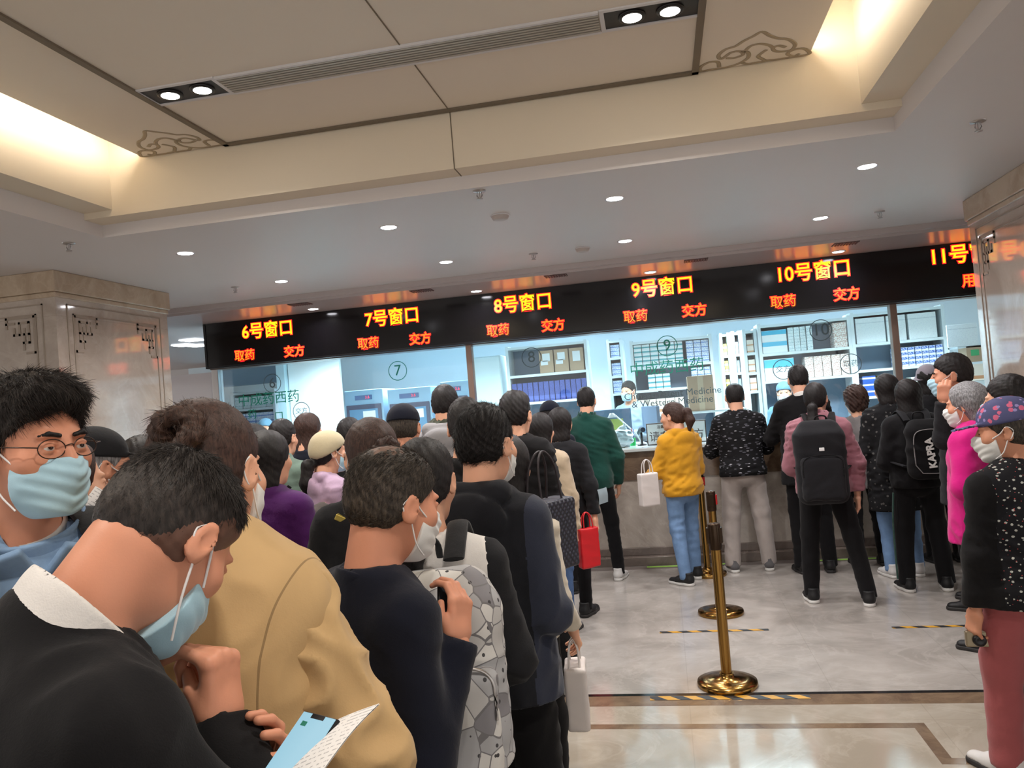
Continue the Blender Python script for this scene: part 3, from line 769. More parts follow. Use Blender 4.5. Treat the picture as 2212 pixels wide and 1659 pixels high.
# ------------------------------------------------------------------ a person
M_MASK = cloth('mask_blue', (172, 208, 224), .85, bump=.1); M_MASKW = cloth('mask_white', (214, 214, 212), .85, bump=.1); M_MASKB = cloth('mask_black', (30, 30, 32), .85)
M_LOOP = plain('ear_loop_white', (226, 224, 224), .8)
MASK = {}
def mask_mesh(h=.004):
    if h not in MASK:
        out = Fld((ell((0, .030, -.045), (.0725, .078, .078)), 0, '+')); out.add(ell((0, .093, -.036), (.027, .036, .034)), .025); out.add(ell((0, .062, -.092), (.042, .040, .026)), .03)
        F = Fld((out, 0, '+')); F.wrinkle(lambda p: .0014*np.sin(p[:, 2]*260-np.abs(p[:, 0])*120)*np.clip((p[:, 1]-.04)*25, 0, 1)); F.keep(plane((0, 0, -.021), (0, -.13, 1)), .002); F.keep(plane((0, 0, -.121), (0, .05, -1)), .002)
        F.keep(plane((0, .030, -.05), (0, -1, .12)), .002)
        MASK[h] = mesh_sdf(F, (-.09, .02, -.14), (.09, .14, .02), h, 2)
    return MASK[h]
SHOE = {}
def shoe_meshes():
    if not SHOE:
        F = Fld((cap((0, -.055, .050), (0, .055, .045), .040, .040, ((0, 0, 1), .9)), 0, '+')); F.add(cap((0, .05, .038), (0, .145, .030), .041, .034, ((0, 0, 1), .72)), .03)
        F.add(cap((0, -.05, .06), (0, -.045, .115), .040, .043), .03); F.keep(plane((0, 0, .024), (0, 0, -1)), .003); F.keep(plane((0, 0, .118), (0, 0, 1)), .003)
        SHOE['up'] = mesh_sdf(F, (-.06, -.12, 0), (.06, .20, .13), .008)
        G = Fld((cap((0, -.055, .013), (0, .05, .013), .043, .044), 0, '+')); G.add(cap((0, .05, .013), (0, .150, .013), .045, .036), .02)
        G.keep(plane((0, 0, .027), (0, 0, 1)), .003); G.keep(plane((0, 0, .001), (0, 0, -1)), .003)
        SHOE['sole'] = mesh_sdf(G, (-.06, -.12, -.005), (.06, .20, .04), .008)
    return SHOE
M_SOLEW = plain('sole_white', (206, 204, 200), .6); M_SOLEB = plain('sole_dark', (40, 38, 38), .6); M_SHOEB = plain('shoe_black', (20, 20, 22), .55); M_SHOEW = plain('shoe_white', (196, 194, 192), .6)
M_LACE = plain('lace_white', (200, 200, 198), .8)
ARMS = {'down': ((.16, .02, -1), (.05, .18, -1)), 'relax': ((.20, -.10, -1), (.02, .35, -1)), 'fwd': ((.22, .10, -1), (-.55, .80, .12)), 'look': ((.18, .25, -1), (-.55, .75, .45)),
        'counter': ((.30, .45, -.85), (-.35, 1, .0)), 'bag': ((.22, .0, -1), (.0, .12, -1)), 'elbow': ((.42, -.06, -.95), (-.5, .8, .1)), 'back': ((.18, -.35, -1), (-.55, -.15, -.75)),
        'up': ((.35, .55, -.7), (-.45, .35, 1)), 'hidden': ((.14, .1, -1), (-.4, .7, -.3))}
def person(label, px, py, dep, face=0, head=(0, 0, 0), lean=0, side=0, L='down', R='down', top=None, legs=None, shoes=(M_SHOEB, M_SOLEB), hair=('short', H_BLACK), mask=None,
           near=False, fem=False, sk=0, build=1.0, hs=1.0, stance=.11, feet=((0, 0), (0, 0)), hands=('relax', 'relax'), seed=0, neckfwd=.025, nl=0.0, floor=True, group=None, seat=0):
    if not near: hs *= 1.06
    g = at(px, py, dep); zc = float(g[2])            # where the crown of the head is
    la = rad(lean); s = 1.0
    Rl = Rm(rx=-la, ry=rad(side)); Rh = Rm(rz=rad(head[0])) @ Rm(ry=rad(head[2])) @ Rm(rx=-rad(head[1]))
    up = lambda s: .94*s+(Rl @ np.array((0, -.02, .50*s)))[2]+(Rl @ np.array((0, neckfwd, .06)))[2]+.070+nl+.128*hs
    for _ in range(12): s += (zc+seat-up(s))/1.4
    Pz = .94*s
    def TT(x, y, z): return np.array((0, 0, Pz))+Rl @ (np.array((x*build, y, z))*s-np.array((0, 0, .94*s)))
    N = TT(0, -.02, 1.44); HC_ = N+Rl @ np.array((0, neckfwd, .06))+Rm(rx=-la*.5) @ np.array((0, .015, .070+nl))
    HC_ = HC_+np.array((0, 0, .0)); MH = M4(Rh*hs, HC_+Rh @ np.array((0, .02, .0)))
    fa = rad(face); cf, sf = cos(fa), sin(fa)
    hx, hy = HC_[0], HC_[1]
    org = np.array((g[0]-(cf*hx-sf*hy), g[1]-(sf*hx+cf*hy), -seat))
    arms = {}
    for sd, key in ((-1, L), (1, R)):
        S_ = TT(sd*.152, -.015, 1.330)
        if isinstance(key, dict):       # reach a point of the room: two-bone solve
            w = at(*key['to'])-org; tg = np.array((cf*w[0]+sf*w[1], -sf*w[0]+cf*w[1], w[2])); v = tg-S_; D = min(np.linalg.norm(v), .53*s); v /= np.linalg.norm(v)
            a_, b_ = .285*s, .25*s; ca = np.clip((a_*a_+D*D-b_*b_)/(2*a_*D), -1, 1); pl = np.array(key.get('pole', (.4, -.3, -1)), float)*(sd, 1, 1); pl -= (pl @ v)*v; pl /= np.linalg.norm(pl)
            e1 = ca*v+math.sqrt(1-ca*ca)*pl; d1 = Rl.T @ e1; d2 = Rl.T @ (v*D-e1*a_); d2 /= np.linalg.norm(d2)
        else:
            d1, d2 = ARMS[key] if isinstance(key, str) else key
            d1 = np.array(d1, float)*(sd, 1, 1); d2 = np.array(d2, float)*(sd, 1, 1); d1 /= np.linalg.norm(d1); d2 /= np.linalg.norm(d2)
        E_ = S_+Rl @ d1*.285*s; W_ = E_+Rl @ d2*.25*s
        arms[sd] = (S_, E_, W_, Rl @ d1, Rl @ d2)
    lg = {}
    for sd, ft in ((-1, feet[0]), (1, feet[1])):
        Hh = np.array((sd*.085*build*s, 0, .90*s)); An = np.array((sd*stance*s+ft[0], -.02+ft[1], .09)); Kn = (Hh+An)/2+np.array((sd*.005, .03, .02)); lg[sd] = (Hh, Kn, An)
    top = top or {}; legs = legs or {}
    name = 'person'
    # skin
    B = Fld((ell(TT(0, 0, 1.2), (.15*build*s, .10*s, .24*s), Rl), 0, '+')); B.add(ell(TT(0, 0, .95), (.14*build*s, .10*s, .14*s), Rl), .05)
    B.add(cap(TT(-.12, -.01, 1.35), TT(.12, -.01, 1.35), .050*s), .04); B.add(cap(TT(0, -.03, 1.38), HC_+Rh @ np.array((0, -.025, -.05))*hs, .062*s, .055*s), .035)
    for sd in (-1, 1):
        S_, E_, W_, d1, d2 = arms[sd]; B.add(cap(S_, E_, .047*s, .040*s), .03); B.add(cap(E_, W_, .040*s, .028*s), .02)
        Hh, Kn, An = lg[sd]; B.add(cap(Hh, Kn, .075*s, .052*s), .03); B.add(cap(Kn, An, .052*s, .036*s), .02); B.add(cap(An-(0, .01, .03), An+(0, .10, -.055), .034, .026), .02)
    pts = np.array([TT(0, 0, 1.2), HC_]+[q for a in arms.values() for q in a[:3]]+[q for l in lg.values() for q in l]); lo, hi = pts.min(0)-.20, pts.max(0)+.20
    lo[2] = max(lo[2], .005); parts = []
    if near:
        HF = head_field(False, fem); Ri = (Rh.T).astype(F4); t_ = MH[:3, 3].astype(F4)
        B.add(lambda p: HF((((p-t_) @ Rh.astype(F4))/hs).astype(F4))*hs, .03)
        lo2 = lo.copy()
        P, Q = mesh_sdf(B, lo2, hi, .0055); c = xf(P[Q].mean(1), np.linalg.inv(MH)); mi = np.zeros(len(Q), np.int32)
        mi[(np.abs(c[:, 0]) < .02) & (np.abs(c[:, 2]+.067) < .0105) & (c[:, 1] > .094) & (c[:, 1] < .12)] = 2
        parts.append((P, Q, mi))
    else:
        P, Q = mesh_sdf(B, lo, hi, .022, 0); parts.append((P, Q, 0)); P, Q, mi = head_mesh(fem); parts.append((xf(P, MH), Q, mi))
    ho = {}
    for i, sd in enumerate((-1, 1)):
        kind = hands[i]
        if kind is None: continue
        S_, E_, W_, d1, d2 = arms[sd]; y, z = d2, None
        bk = np.array((sd, 0, 0)) if abs(d2[2]) > .75 else np.array((sd*.75, .0, .5 if kind != 'hold' else -.7))
        if isinstance(kind, tuple):
            kind, y, bk = kind; cam2 = lambda v: (lambda w: np.array((cf*w[0]+sf*w[1], -sf*w[0]+cf*w[1], w[2])))(v[0]*CR+v[1]*CU+v[2]*CF)
            y, bk = cam2(y), cam2(bk)   # directions as seen: right, up, away
        Fm = frame(y, bk); Mh = M4(Fm*s*(.94 if near else 1), W_+Fm[:, 1]*.012); ho[sd] = Mh
        P, Q = hand_mesh(kind, .0042) if isinstance(kind, str) else mesh_sdf(kind, (-.12, -.08, -.14), (.08, .22, .06), .003, 2)
        P = P.copy()
        if sd < 0: P[:, 0] *= -1; Q = Q[:, ::-1]
        parts.append((xf(P, Mh), Q, 0))
    o = link(name, raw_mesh('person_body', parts), [SKINS[sk], M_EYE, M_LIP, M_SCL]); o.location = org; o.rotation_euler = (0, 0, fa); tag(o, label, 'person', group)
    hv = .009 if near else .017
    # upper garment
    th = top.get('th', .014); hem = top.get('hem', .84); F = Fld((ell(TT(0, -.005, 1.22), (.160*build*s+th, .108*s+th, .21*s+th), Rl), 0, '+'))
    for sd in (-1, 1): F.add(cap(TT(0, -.028, 1.390), TT(sd*.140, -.014, 1.335), .050*s+th*.7, .054*s+th*.9), .04)
    F.add(cap(TT(0, -.008, 1.24), TT(0, .0, max(hem, .80)-.14), .148*build*s+th, .166*build*s+th, (Rl @ np.array((0, 1, 0)), .74)), .05); F.add(ell(TT(0, -.03, .90), (.165*build*s+th*.8, .125*s+th*.8, .14*s), Rl), .04)
    if hem < .80:
        fl = top.get('flare', .03); F.add(cap(TT(0, 0, 1.0), (0, 0, (hem-.1)*s), .155*build*s+th, .165*build*s+th+fl, ((0, 1, 0), .78)), .05)
    for sd in (-1, 1):
        S_, E_, W_, d1, d2 = arms[sd]; G = Fld((cap(S_, E_, .052*s+th*.75, .043*s+th*.75), 0, '+')); cut = W_-d2*top.get('cuff', .0)
        G.add(cap(E_, cut, .043*s+th*.75, .036*s+th*.55+top.get('wide', 0), fe=True), .03); F.add(G, .035)
    F.wrinkle(folds(top.get('fold', .006)*(1 if near else 1.5), seed, top.get('ff', 1.0 if near else 1.25)))
    F.keep(plane(TT(0, 0, hem), Rl @ np.array((0, 0, -1))) if hem >= .8 else plane((0, 0, hem*s), (0, 0, -1)), .006)
    if top.get('hood'):
        F.add(ell(TT(0, -.108, 1.345), (.125*s, .042*s, .090*s), Rl @ Rm(rx=rad(12))), .010); F.add(cap(TT(-.085, -.075, 1.425), TT(.085, -.075, 1.425), .040*s), .006)
        for sd in (-1, 1): F.add(cap(TT(sd*.085, -.05, 1.43), TT(sd*.06, .075, 1.38), .032*s), .02)
    col = top.get('collar', .0)
    if col: F.add(cap(TT(0, -.022, 1.42), TT(0, -.004, 1.455+col), .072*s+th*.6, .066*s+th*.6, fe=True), .015)
    F.cut(cap(TT(0, -.018, 1.435), TT(0, .0, 1.62), .066*s, .072*s), .006); F.cut(cap(TT(0, .02, 1.43), TT(0, .10, 1.47), .052*s), .012)
    l2, h2 = lo.copy()-.05, hi.copy()+.05; l2[2] = max(TT(0, 0, hem)[2]-.15, .01)
    GP, GQ = mesh_sdf(F, l2, h2, hv); gm = 0; ml = [top.get('mat')]
    if top.get('split'): gm = top['split'][0](GP[GQ].mean(1)/s).astype(np.int32); ml.append(top['split'][1])
    to = link(top.get('name', 'jacket'), raw_mesh('garment', [(GP, GQ, gm)]), ml, o)
    for mt, ra, z0, z1, w_ in top.get('rings', ()):        # collars round the neck
        a_, b_ = TT(0, -.026, z0), HC_+Rh @ np.array((0, -.030, -.10))*hs; b_ = a_+(b_-a_)*z1
        C_ = Fld((cap(a_, b_, ra*s+.004, ra*s), 0, '+')); C_.cut(cap(a_-(b_-a_), b_+(b_-a_)*2, ra*s-w_), .003); nn = b_-a_
        C_.keep(plane(b_+Rl @ np.array((0, .03, -.012)), nn+Rl @ np.array((0, .35, 0))*np.linalg.norm(nn)), .004); C_.keep(plane(a_, -nn), .004); C_.wrinkle(folds(.0012, seed+2, .8))
        link('collar', raw_mesh('collar', [(*mesh_sdf(C_, a_-.16, b_+.16, .0038, 2), 0)]), mt, to)
    if near and not top.get('closed'):
        for sd in (-1, 1):
            b = MB(); Me = Matrix(MH.tolist()) @ T(sd*.031, .0805, .002) @ Matrix.Rotation(-pi/2, 4, 'X') @ Matrix.Rotation(rad(8), 4, 'X'); rr = .0132
            pr = [(rr*sin(a), rr*cos(a)) for a in np.linspace(.0, 2.2, 18)]
            for i_, (a_, c_) in enumerate(((0, 4), (3, 17))): b.lathe(pr[a_:c_+1], (0, 0, 0), 24, 1-i_) if False else b.lathe([(max(q[0], 1e-4), q[1]) for q in pr[a_:c_+1]], (0, 0, 0), 24, i_)
            b.v = [tuple(Me @ Vector(q)) for q in b.v]; b.build('eye', [M_EYE, M_SCL], o)
    if top.get('brow'):
        BF = Fld((cap((.015, .0955, .0235), (.033, .092, .0275), .0042), 0, '+')); BF.add(cap((.033, .092, .0275), (.0465, .0835, .0240), .004, .0025), .004)
        for sd in (-1, 1): BF.add(cap((-.015, .0955, .0235), (-.033, .092, .0275), .0042), .0); BF.add(cap((-.033, .092, .0275), (-.0465, .0835, .0240), .004, .0025), .004)
        BP, BQ = mesh_sdf(BF, (-.07, .06, .0), (.07, .11, .05), .0028); link('eyebrows', raw_mesh('brows', [(xf(BP, MH), BQ, 0)]), H_BLACK, o)
    if top.get('cape'):
        C_ = Fld((ell(TT(0, -.044, 1.20), (.196*build*s+th, .145*s+th, .32*s), Rl), 0, '+'))
        for sd in (-1, 1): C_.add(cap(TT(0, -.035, 1.405), TT(sd*.14, -.030, 1.335), .060*s+th*.85, .064*s+th), .04)
        C_.wrinkle(folds(.005, seed+4, 1.1)); C_.keep(plane(TT(0, 0, top['cape']), Rl @ np.array((0, -.1, -1))), .004); C_.keep(plane(TT(0, .03, 1.2), Rl @ np.array((0, 1, 0))), .01)
        link('back_yoke', raw_mesh('yoke', [(*mesh_sdf(C_, l2, h2, hv), 0)]), top.get('mat'), o)
    # trousers
    if True:
        lw, la_, tl = legs.get('w', .0), legs.get('ankle', .0), legs.get('end', .055)
        G = Fld((ell((0, .0, .90*s), (.165*build*s, .125*s, .13*s)), 0, '+')); G.add(ell((0, -.045, .86*s), (.14*build*s, .09*s, .10*s)), .04)
        for sd in (-1, 1):
            Hh, Kn, An = lg[sd]; E = An+(0, 0, tl-.09)
            K = Fld((cap(Hh, Kn, .088*s+lw*.4, .062*s+lw*.8), 0, '+')); K.add(cap(Kn, E, .062*s+lw*.8, .047*s+lw+la_, fe=True), .03); G.add(K, .025)
        G.wrinkle(folds(legs.get('fold', .006), seed+9, .9)); G.keep(plane((0, 0, 1.04*s), (0, 0, 1)), .01)
        l3 = np.array((lo[0], lo[1]-.05, .01)); h3 = np.array((hi[0], hi[1]+.05, 1.08*s))
        link(legs.get('name', 'trousers'), raw_mesh('legwear', [(*mesh_sdf(G, l3, h3, hv+.003 if near else .018), 0)]), legs.get('mat'), o)
        if shoes and floor:
            sm = shoe_meshes()
            for i, sd in enumerate((-1, 1)):
                An = lg[sd][2]; M = M4(Rm(rz=rad(-sd*10)), (An[0], An[1]+.02, 0)); su = link('shoe', raw_mesh('shoe', [(xf(sm['up'][0], M), sm['up'][1], 0)]), shoes[0], o)
                link('sole', raw_mesh('sole', [(xf(sm['sole'][0], M), sm['sole'][1], 0)]), shoes[1], su)
    if hair:
        st, hm = hair[:2]; P, Q = hair_mesh(st, .0045 if near else .0075); V = [(xf(P, MH), Q, 0)]
        if near:
            n, ln, fl, lift = hair[2] if len(hair) > 2 else (5000, .02, lambda p: np.stack([p[:, 0]*0, -1+0*p[:, 0], -.6+0*p[:, 0]], 1), .5)
            a, q = strands(P, Q, int(n*1.7), ln, fl, .00045, lift, seed+3, .17); V.append((xf(a, MH), q, 0))
        if near and len(hair) > 3:
            cz = P[Q].mean(1); dl = (cz-A(0, .084, .060)) @ A(0, .66, -.75); fd = (dl+.004*np.sin(cz[:, 0]*90)+.004*np.sin(cz[:, 1]*130) > -hair[3][1]) if not isinstance(hair[3][1], tuple) else np.sqrt(((cz-A(*hair[3][1][:3]))**2).sum(1))+.010*np.sin(cz[:, 0]*260)+.010*np.sin(cz[:, 1]*310+cz[:, 0]*120) < hair[3][1][3]
            a, q = strands(P, Q[~fd], int(n*1.7), ln, fl, .00045, lift, seed+3, .17); V = [(V[0][0], Q, fd.astype(np.int32)), (xf(a, MH), q, 0)]; hm = [hm, hair[3][0]]
        link('hair', raw_mesh('hair', V), hm, o)
    if mask:
        mm, tilt, drop = (mask+(0, 0))[:3] if isinstance(mask, tuple) else (mask, 0, 0)
        Mk = MH @ M4(Rm(rx=rad(tilt)), (0, 0, drop)); P, Q = mask_mesh(.0028 if near else .0045)
        mo = link('face_mask', raw_mesh('face_mask', [(xf(P, Mk), Q, 0)]), mm, o)
        for sd in (-1, 1):
            b = MB(); loop = []
            for z, zz in ((-.018, .018), (-.098, -.030)):
                p0 = xf(np.array([(sd*.069, .045, z)]), Mk)[0]; p1 = xf(np.array([(sd*.078, .015, (z+zz)/2-.01*(z < -.05))]), MH)[0]; p2 = xf(np.array([(sd*.082, -.008, zz+.006)]), MH)[0]; p3 = xf(np.array([(sd*.080, -.030, zz*.4)]), MH)[0]
                loop = [p0, p1, p2, p3] if z > -.05 else loop+[p3*.5+p2*.5-np.array((0, 0, .004)), p2, p1, p0]
            b.tube(smooth(loop, 4), .0019 if near else .0024, 6); b.build('ear_loop', M_LOOP, mo)
    info = dict(o=o, s=s, TT=TT, MH=MH, arms=arms, hand=ho, Rl=Rl, N=N, lg=lg, org=org, fa=fa, top=to, W=Matrix.Translation(org) @ RZ(fa))
    return info
# ------------------------------------------------------------------ inside the pharmacy
M_SHELF = plain('white_shelf_metal', (206, 216, 220), .4, var=.03); M_BACK = plain('blue_grey_back_panel', (120, 138, 158), .5)
M_CARTON = plain('brown_carton', (176, 150, 124), .8, var=.1, nscale=12)
def banded(name, base, band, lo, hi, axis=2, extra=None):
    if name in MATS: return MATS[name]
    t = NT(name); s_ = t.n.new('ShaderNodeSeparateXYZ'); t.l.new(t.tc.outputs['Generated'], s_.inputs[0])
    v = s_.outputs[axis]; k = t.math('MULTIPLY', t.math('GREATER_THAN', v, lo), t.math('LESS_THAN', v, hi))
    c = t.mix(k, lin(base), lin(band))
    if extra:
        n = t.ramp(t.noise(t.map((1, 1, 2.5)), 45, 3), [(.5, (0, 0, 0)), (.56, (1, 1, 1))]); c = t.mix(t.math('MULTIPLY', n, .8), c, lin(extra))
    t.base(c); t.set(Roughness=.45); MATS[name] = t.m; return t.m
K_TEAL = banded('carton_teal_band', (226, 236, 238), (70, 160, 170), .18, .52); K_BLUE = banded('carton_blue_wave', (224, 232, 242), (96, 132, 196), .3, .5, 2, (120, 150, 210))
K_CYAN = banded('carton_cyan_top', (232, 238, 240), (80, 186, 222), .60, .98); K_RED = banded('carton_red_print', (236, 232, 226), (210, 200, 190), .8, .9, 2, (178, 112, 92))
K_WHITE = banded('carton_white_lined', (226, 232, 234), (196, 206, 212), .78, .82, 2, (214, 220, 226)); K_NAVY = banded('carton_navy', (52, 66, 132), (84, 100, 170), .1, .3, 2, (70, 88, 160))
K_WRAP = banded('wrapped_carton', (206, 222, 226), (168, 196, 204), .4, .6, 2, (238, 246, 246)); K_GRID = banded('carton_blue_white', (228, 236, 246), (52, 92, 176), .35, .95, 2, (216, 226, 240))
K_YEL = banded('carton_yellow', (232, 206, 92), (240, 236, 224), .2, .5); K_GREEN = banded('carton_green', (90, 180, 130), (226, 238, 228), .5, .9); K_DB = banded('carton_deep_blue', (40, 86, 176), (230, 236, 240), .55, .8); K_ORG = banded('carton_pale_orange', (232, 220, 206), (206, 150, 110), .1, .3)
def XZ(px, py, Y): p = onY(px, py, Y); return float(p[0]), float(p[2])
def thing_box(name, x0, x1, z0, z1, y0, d, mat, label, cat, group=None, bev=.002):
    cx, cz = (x0+x1)/2, z0; b = MB(); b.box(x0-cx, x1-cx, 0, d, 0, z1-z0)
    o = b.build(name, mat, bevel=bev); o.location = (cx, y0, cz); return tag(o, label, cat, group)
def shelf_unit(px0, px1, pys, Y, d, label, back=M_BACK, extra=None):
    pm = (px0+px1)/2; x0 = XZ(px0, pys[0], Y)[0]; x1 = XZ(px1, pys[0], Y)[0]; zs = [XZ(pm, y, Y)[1] for y in pys]; zs += ([zs[-1]-extra] if extra else [])+[.95, .5, .1]
    e = empty('shelf_unit', ((x0+x1)/2, Y, 0), 0, label, 'shelf', 'pharmacy shelves'); w = (x1-x0)/2
    for s in (-1, 1): b = MB(); b.box(s*w-.02, s*w+.02, 0, d, 0, zs[0]+.02); b.build('side_panel', M_SHELF, e)
    b = MB(); b.box(-w+.02, w-.02, d-.02, d-.005, .06, zs[0]); b.build('back_panel', back, e)
    for z in zs: b = MB(); b.box(-w+.02, w-.02, .0, d-.02, z-.035, z); b.build('shelf', M_SHELF, e)
    return x0+.025, x1-.025, zs
def rows(name, x0, x1, z, n, m, h, Y, d, mat, label, cat='carton', group=None, gap=.004):
    w = (x1-x0)/n
    for j in range(m):
        for i in range(n):
            thing_box(name, x0+i*w+gap, x0+(i+1)*w-gap, z+.0015+j*(h+.001), z+.0015+j*(h+.001)+h, Y+.03+.01*((i*7+j*3) % 3), d, mat, label, cat, group or label)
YI = 10.9
a0, a1, az = shelf_unit(1093, 1264, (744, 806, 866), YI, .42, 'white shelf with three brown cartons over a row of blue files')
W3 = (a1-a0)
for i, (l, r_) in enumerate(((.40, .585), (.60, .785), (.80, .985))):
    o = thing_box('carton', a0+W3*l, a0+W3*r_, az[1]+.002, az[1]+.315, YI+.03, .3, M_CARTON, 'brown carton, %s of three with white stickers on the top shelf behind number eight' % ('left', 'middle', 'right')[i], 'carton', 'brown cartons behind number eight')
    b = MB(); w = W3*.05; b.box(-w, w, -.002, -.0005, .16-.03*(i == 2), .27); b.box(-w*1.5, w*.4, -.002, -.0005, .11, .17) if i < 2 else None
    b.build('sticker', plain('sticker_white', (226, 232, 236), .6), o)
rows('file_box', a0, a1, az[2], 14, 1, .27, YI, .26, K_NAVY, 'upright dark blue file in the row under the brown cartons', 'file', 'blue files behind number eight')
c0, c1, cz = shelf_unit(1362, 1534, (732, 788, 838), YI, .42, 'white shelf filled with teal striped cartons behind number nine', extra=.335)
w = c1-c0
rows('carton', c0, c0+w*.66, cz[1], 6, 5, .060, YI, .2, K_TEAL, 'white carton with teal band stacked on the upper shelf behind number nine')
rows('carton', c0+w*.70, c1, cz[1], 3, 5, .059, YI, .2, K_BLUE, 'white carton with blue waves stacked at the right of the teal cartons')
rows('carton', c0+w*.16, c0+w*.46, cz[2], 3, 3, .066, YI, .2, K_TEAL, 'teal banded carton on the second shelf behind number nine')
rows('carton', c0+w*.74, c1, cz[2], 3, 4, .06, YI, .2, K_BLUE, 'white and blue carton on the second shelf above the tan box')
rows('carton', c0, c0+w*.62, cz[3], 5, 1, .20, YI, .2, K_ORG, 'pale orange carton on the third shelf behind number nine')
d0, d1, dz = shelf_unit(1638, 1833, (694, 757, 817), YI, .42, 'white shelf with cyan topped cartons behind number ten')
w = d1-d0
rows('carton', d0, d0+w*.30, dz[1], 1, 2, .15, YI, .3, K_CYAN, 'large white carton with cyan lid on the top shelf behind number ten')
rows('carton', d0+w*.31, d0+w*.60, dz[1], 4, 4, .078, YI, .25, K_WRAP, 'plastic wrapped pale carton on the top shelf behind number ten')
rows('carton', d0+w*.84, d1, dz[1], 1, 4, .08, YI, .25, K_RED, 'white carton with brown print at the right end of the top shelf')
rows('carton', d0, d0+w*.36, dz[2], 1, 1, .28, YI, .3, K_CYAN, 'big white and cyan carton on the second shelf behind number ten')
rows('carton', d0+w*.48, d1, dz[2], 5, 3, .09, YI, .25, K_RED, 'white carton with brown print on the second shelf behind number ten')
e0, e1, ez = shelf_unit(1838, 2036, (670, 736, 793), YI, .42, 'white shelf with lined white boxes near the bronze mullion', extra=.345)
w = e1-e0
for i, (l, r_) in enumerate(((.02, .36), (.38, .60), (.63, .95))):
    thing_box('storage_box', e0+w*l, e0+w*r_, ez[1]+.002, ez[1]+.33, YI+.03, .3, K_WHITE, 'white lined box on the top shelf, %s' % ('left of three', 'middle of three', 'right of three beside the mullion')[i], 'box', 'white lined boxes')
rows('carton', e0+w*.44, e1, ez[2], 7, 4, .06, YI, .2, K_GRID, 'small blue and white carton in the grid beside the bronze mullion')
rows('carton', e0+w*.04, e0+w*.20, ez[3], 1, 3, .085, YI, .2, K_DB, 'deep blue carton on the third shelf left of the yellow ones')
rows('carton', e0+w*.24, e0+w*.38, ez[3], 1, 3, .085, YI, .2, K_YEL, 'yellow carton on the third shelf right of the blue ones')
rows('carton', e0+w*.60, e1, ez[3], 5, 2, .10, YI, .2, K_WHITE, 'white carton on the third shelf behind the bucket hat')
# narrow shelves seen end-on in the two aisles
f0_, f1_, fz = shelf_unit(1312, 1340, (735, 772, 812, 850), 11.6, .9, 'narrow aisle shelf stacked with white and blue cartons', M_SHELF)
for j in range(3): rows('carton', f0_, f1_, fz[j+1], 1, 3, .06, 11.6, .3, K_BLUE, 'white blue carton on the narrow aisle shelf left of number nine')
for i, (p0, p1) in enumerate(((1556, 1572), (1582, 1597), (1606, 1630))):
    g0, g1, gz = shelf_unit(p0, p1, (722-i*4, 768-i*3, 805, 845), 12.2-i*.6, .5, 'tall narrow shelf end in the aisle between nine and ten, %s' % ('farthest', 'middle', 'nearest')[i], M_SHELF)
    for j in range(3): rows('carton', g0, g1, gz[j+1], 1, 2, .085, 12.2-i*.6, .25, (K_YEL, K_WHITE, K_ORG)[i], 'small %s carton on a narrow aisle shelf' % ('yellow', 'white', 'pale orange')[i])
YI = 11.5
for i, (p0, y0, p1, y1, l) in enumerate(((2046, 700, 2112, 748, 'white carton stacked high beside the right column'), (2088, 746, 2128, 781, 'cream carton with green mark beside the right column'), (2092, 786, 2130, 822, 'pale carton under the green marked one'))):
    x0, z1 = XZ(p0, (y0+y1)/2, YI); x1 = XZ(p1, (y0+y1)/2, YI)[0]; z1 = XZ((p0+p1)/2, y0, YI)[1]; z0 = XZ((p0+p1)/2, y1, YI)[1]
    o = thing_box('carton', x0, x1, z0, z1, YI, .3, (K_WHITE, M_CARTON, K_ORG)[i], l, 'carton')
    if i == 1: b = MB(); b.box(-.06, .04, -.002, -.0005, .08, .16); b.build('green_mark', plain('green_print', (70, 170, 110), .6), o)
e = empty('pallet_rack', (onY(2112, 760, YI)[0], YI, 0), 0, 'low white rack carrying cartons beside the right column', 'rack')
for z in (XZ(2111, 822, YI)[1]-.02,): b = MB(); b.box(-.5, .5, -.02, .4, z-.03, z+.016); b.build('shelf', M_SHELF, e); b = MB(); b.box(-.5, -.46, 0, .4, 0, z-.03); b.build('leg', M_SHELF, e); b = MB(); b.box(.46, .5, 0, .4, 0, z-.03); b.build('leg', M_SHELF, e)
z0 = XZ(2079, 748, YI)[1]; b = MB(); b.box(-.24, -.20, .31, .35, XZ(2111, 822, YI)[1]-.002, z0); b.box(-.24, .24, .0, .35, z0-.025, z0-.001); b.build('shelf', M_SHELF, e)
# partition, fridges, cabinet
x0 = XZ(624, 830, 10.3)[0]; x1 = XZ(735, 820, 10.3)[0]
b = MB(); b.box(x0, x1, 10.3, 10.36, 0, 2.86); struct(b.build('wall_partition', M_WHITE))
x2 = XZ(598, 830, 10.2)[0]; b = MB(); b.box(x2, x0-.01, 10.2, 10.4, 0, 2.86); struct(b.build('trim_13', plain('pale_blue_post', (176, 204, 216), .4)))
b = MB(); xa = XZ(470, 830, 10.8)[0]; b.box(xa, x2-.02, 10.8, 10.9, XZ(530, 832, 10.8)[1], 2.86); struct(b.build('trim_14', plain('dull_blue_bulkhead', (92, 116, 134), .4)))
s0, s1, sz = shelf_unit(500, 590, (846, 882, 915), 11.4, .4, 'teal lit shelf inside the room behind number six', plain('teal_lit_back', (120, 186, 190), .5))  # back panel coloured teal in place of the teal light in that room
rows('carton', s0, s1, sz[1], 5, 2, .09, 11.4, .2, K_WRAP, 'pale wrapped carton on the shelf behind number six'); rows('carton', s0, s1, sz[2], 4, 2, .08, 11.4, .2, K_BLUE, 'white and blue carton on the shelf behind number six')
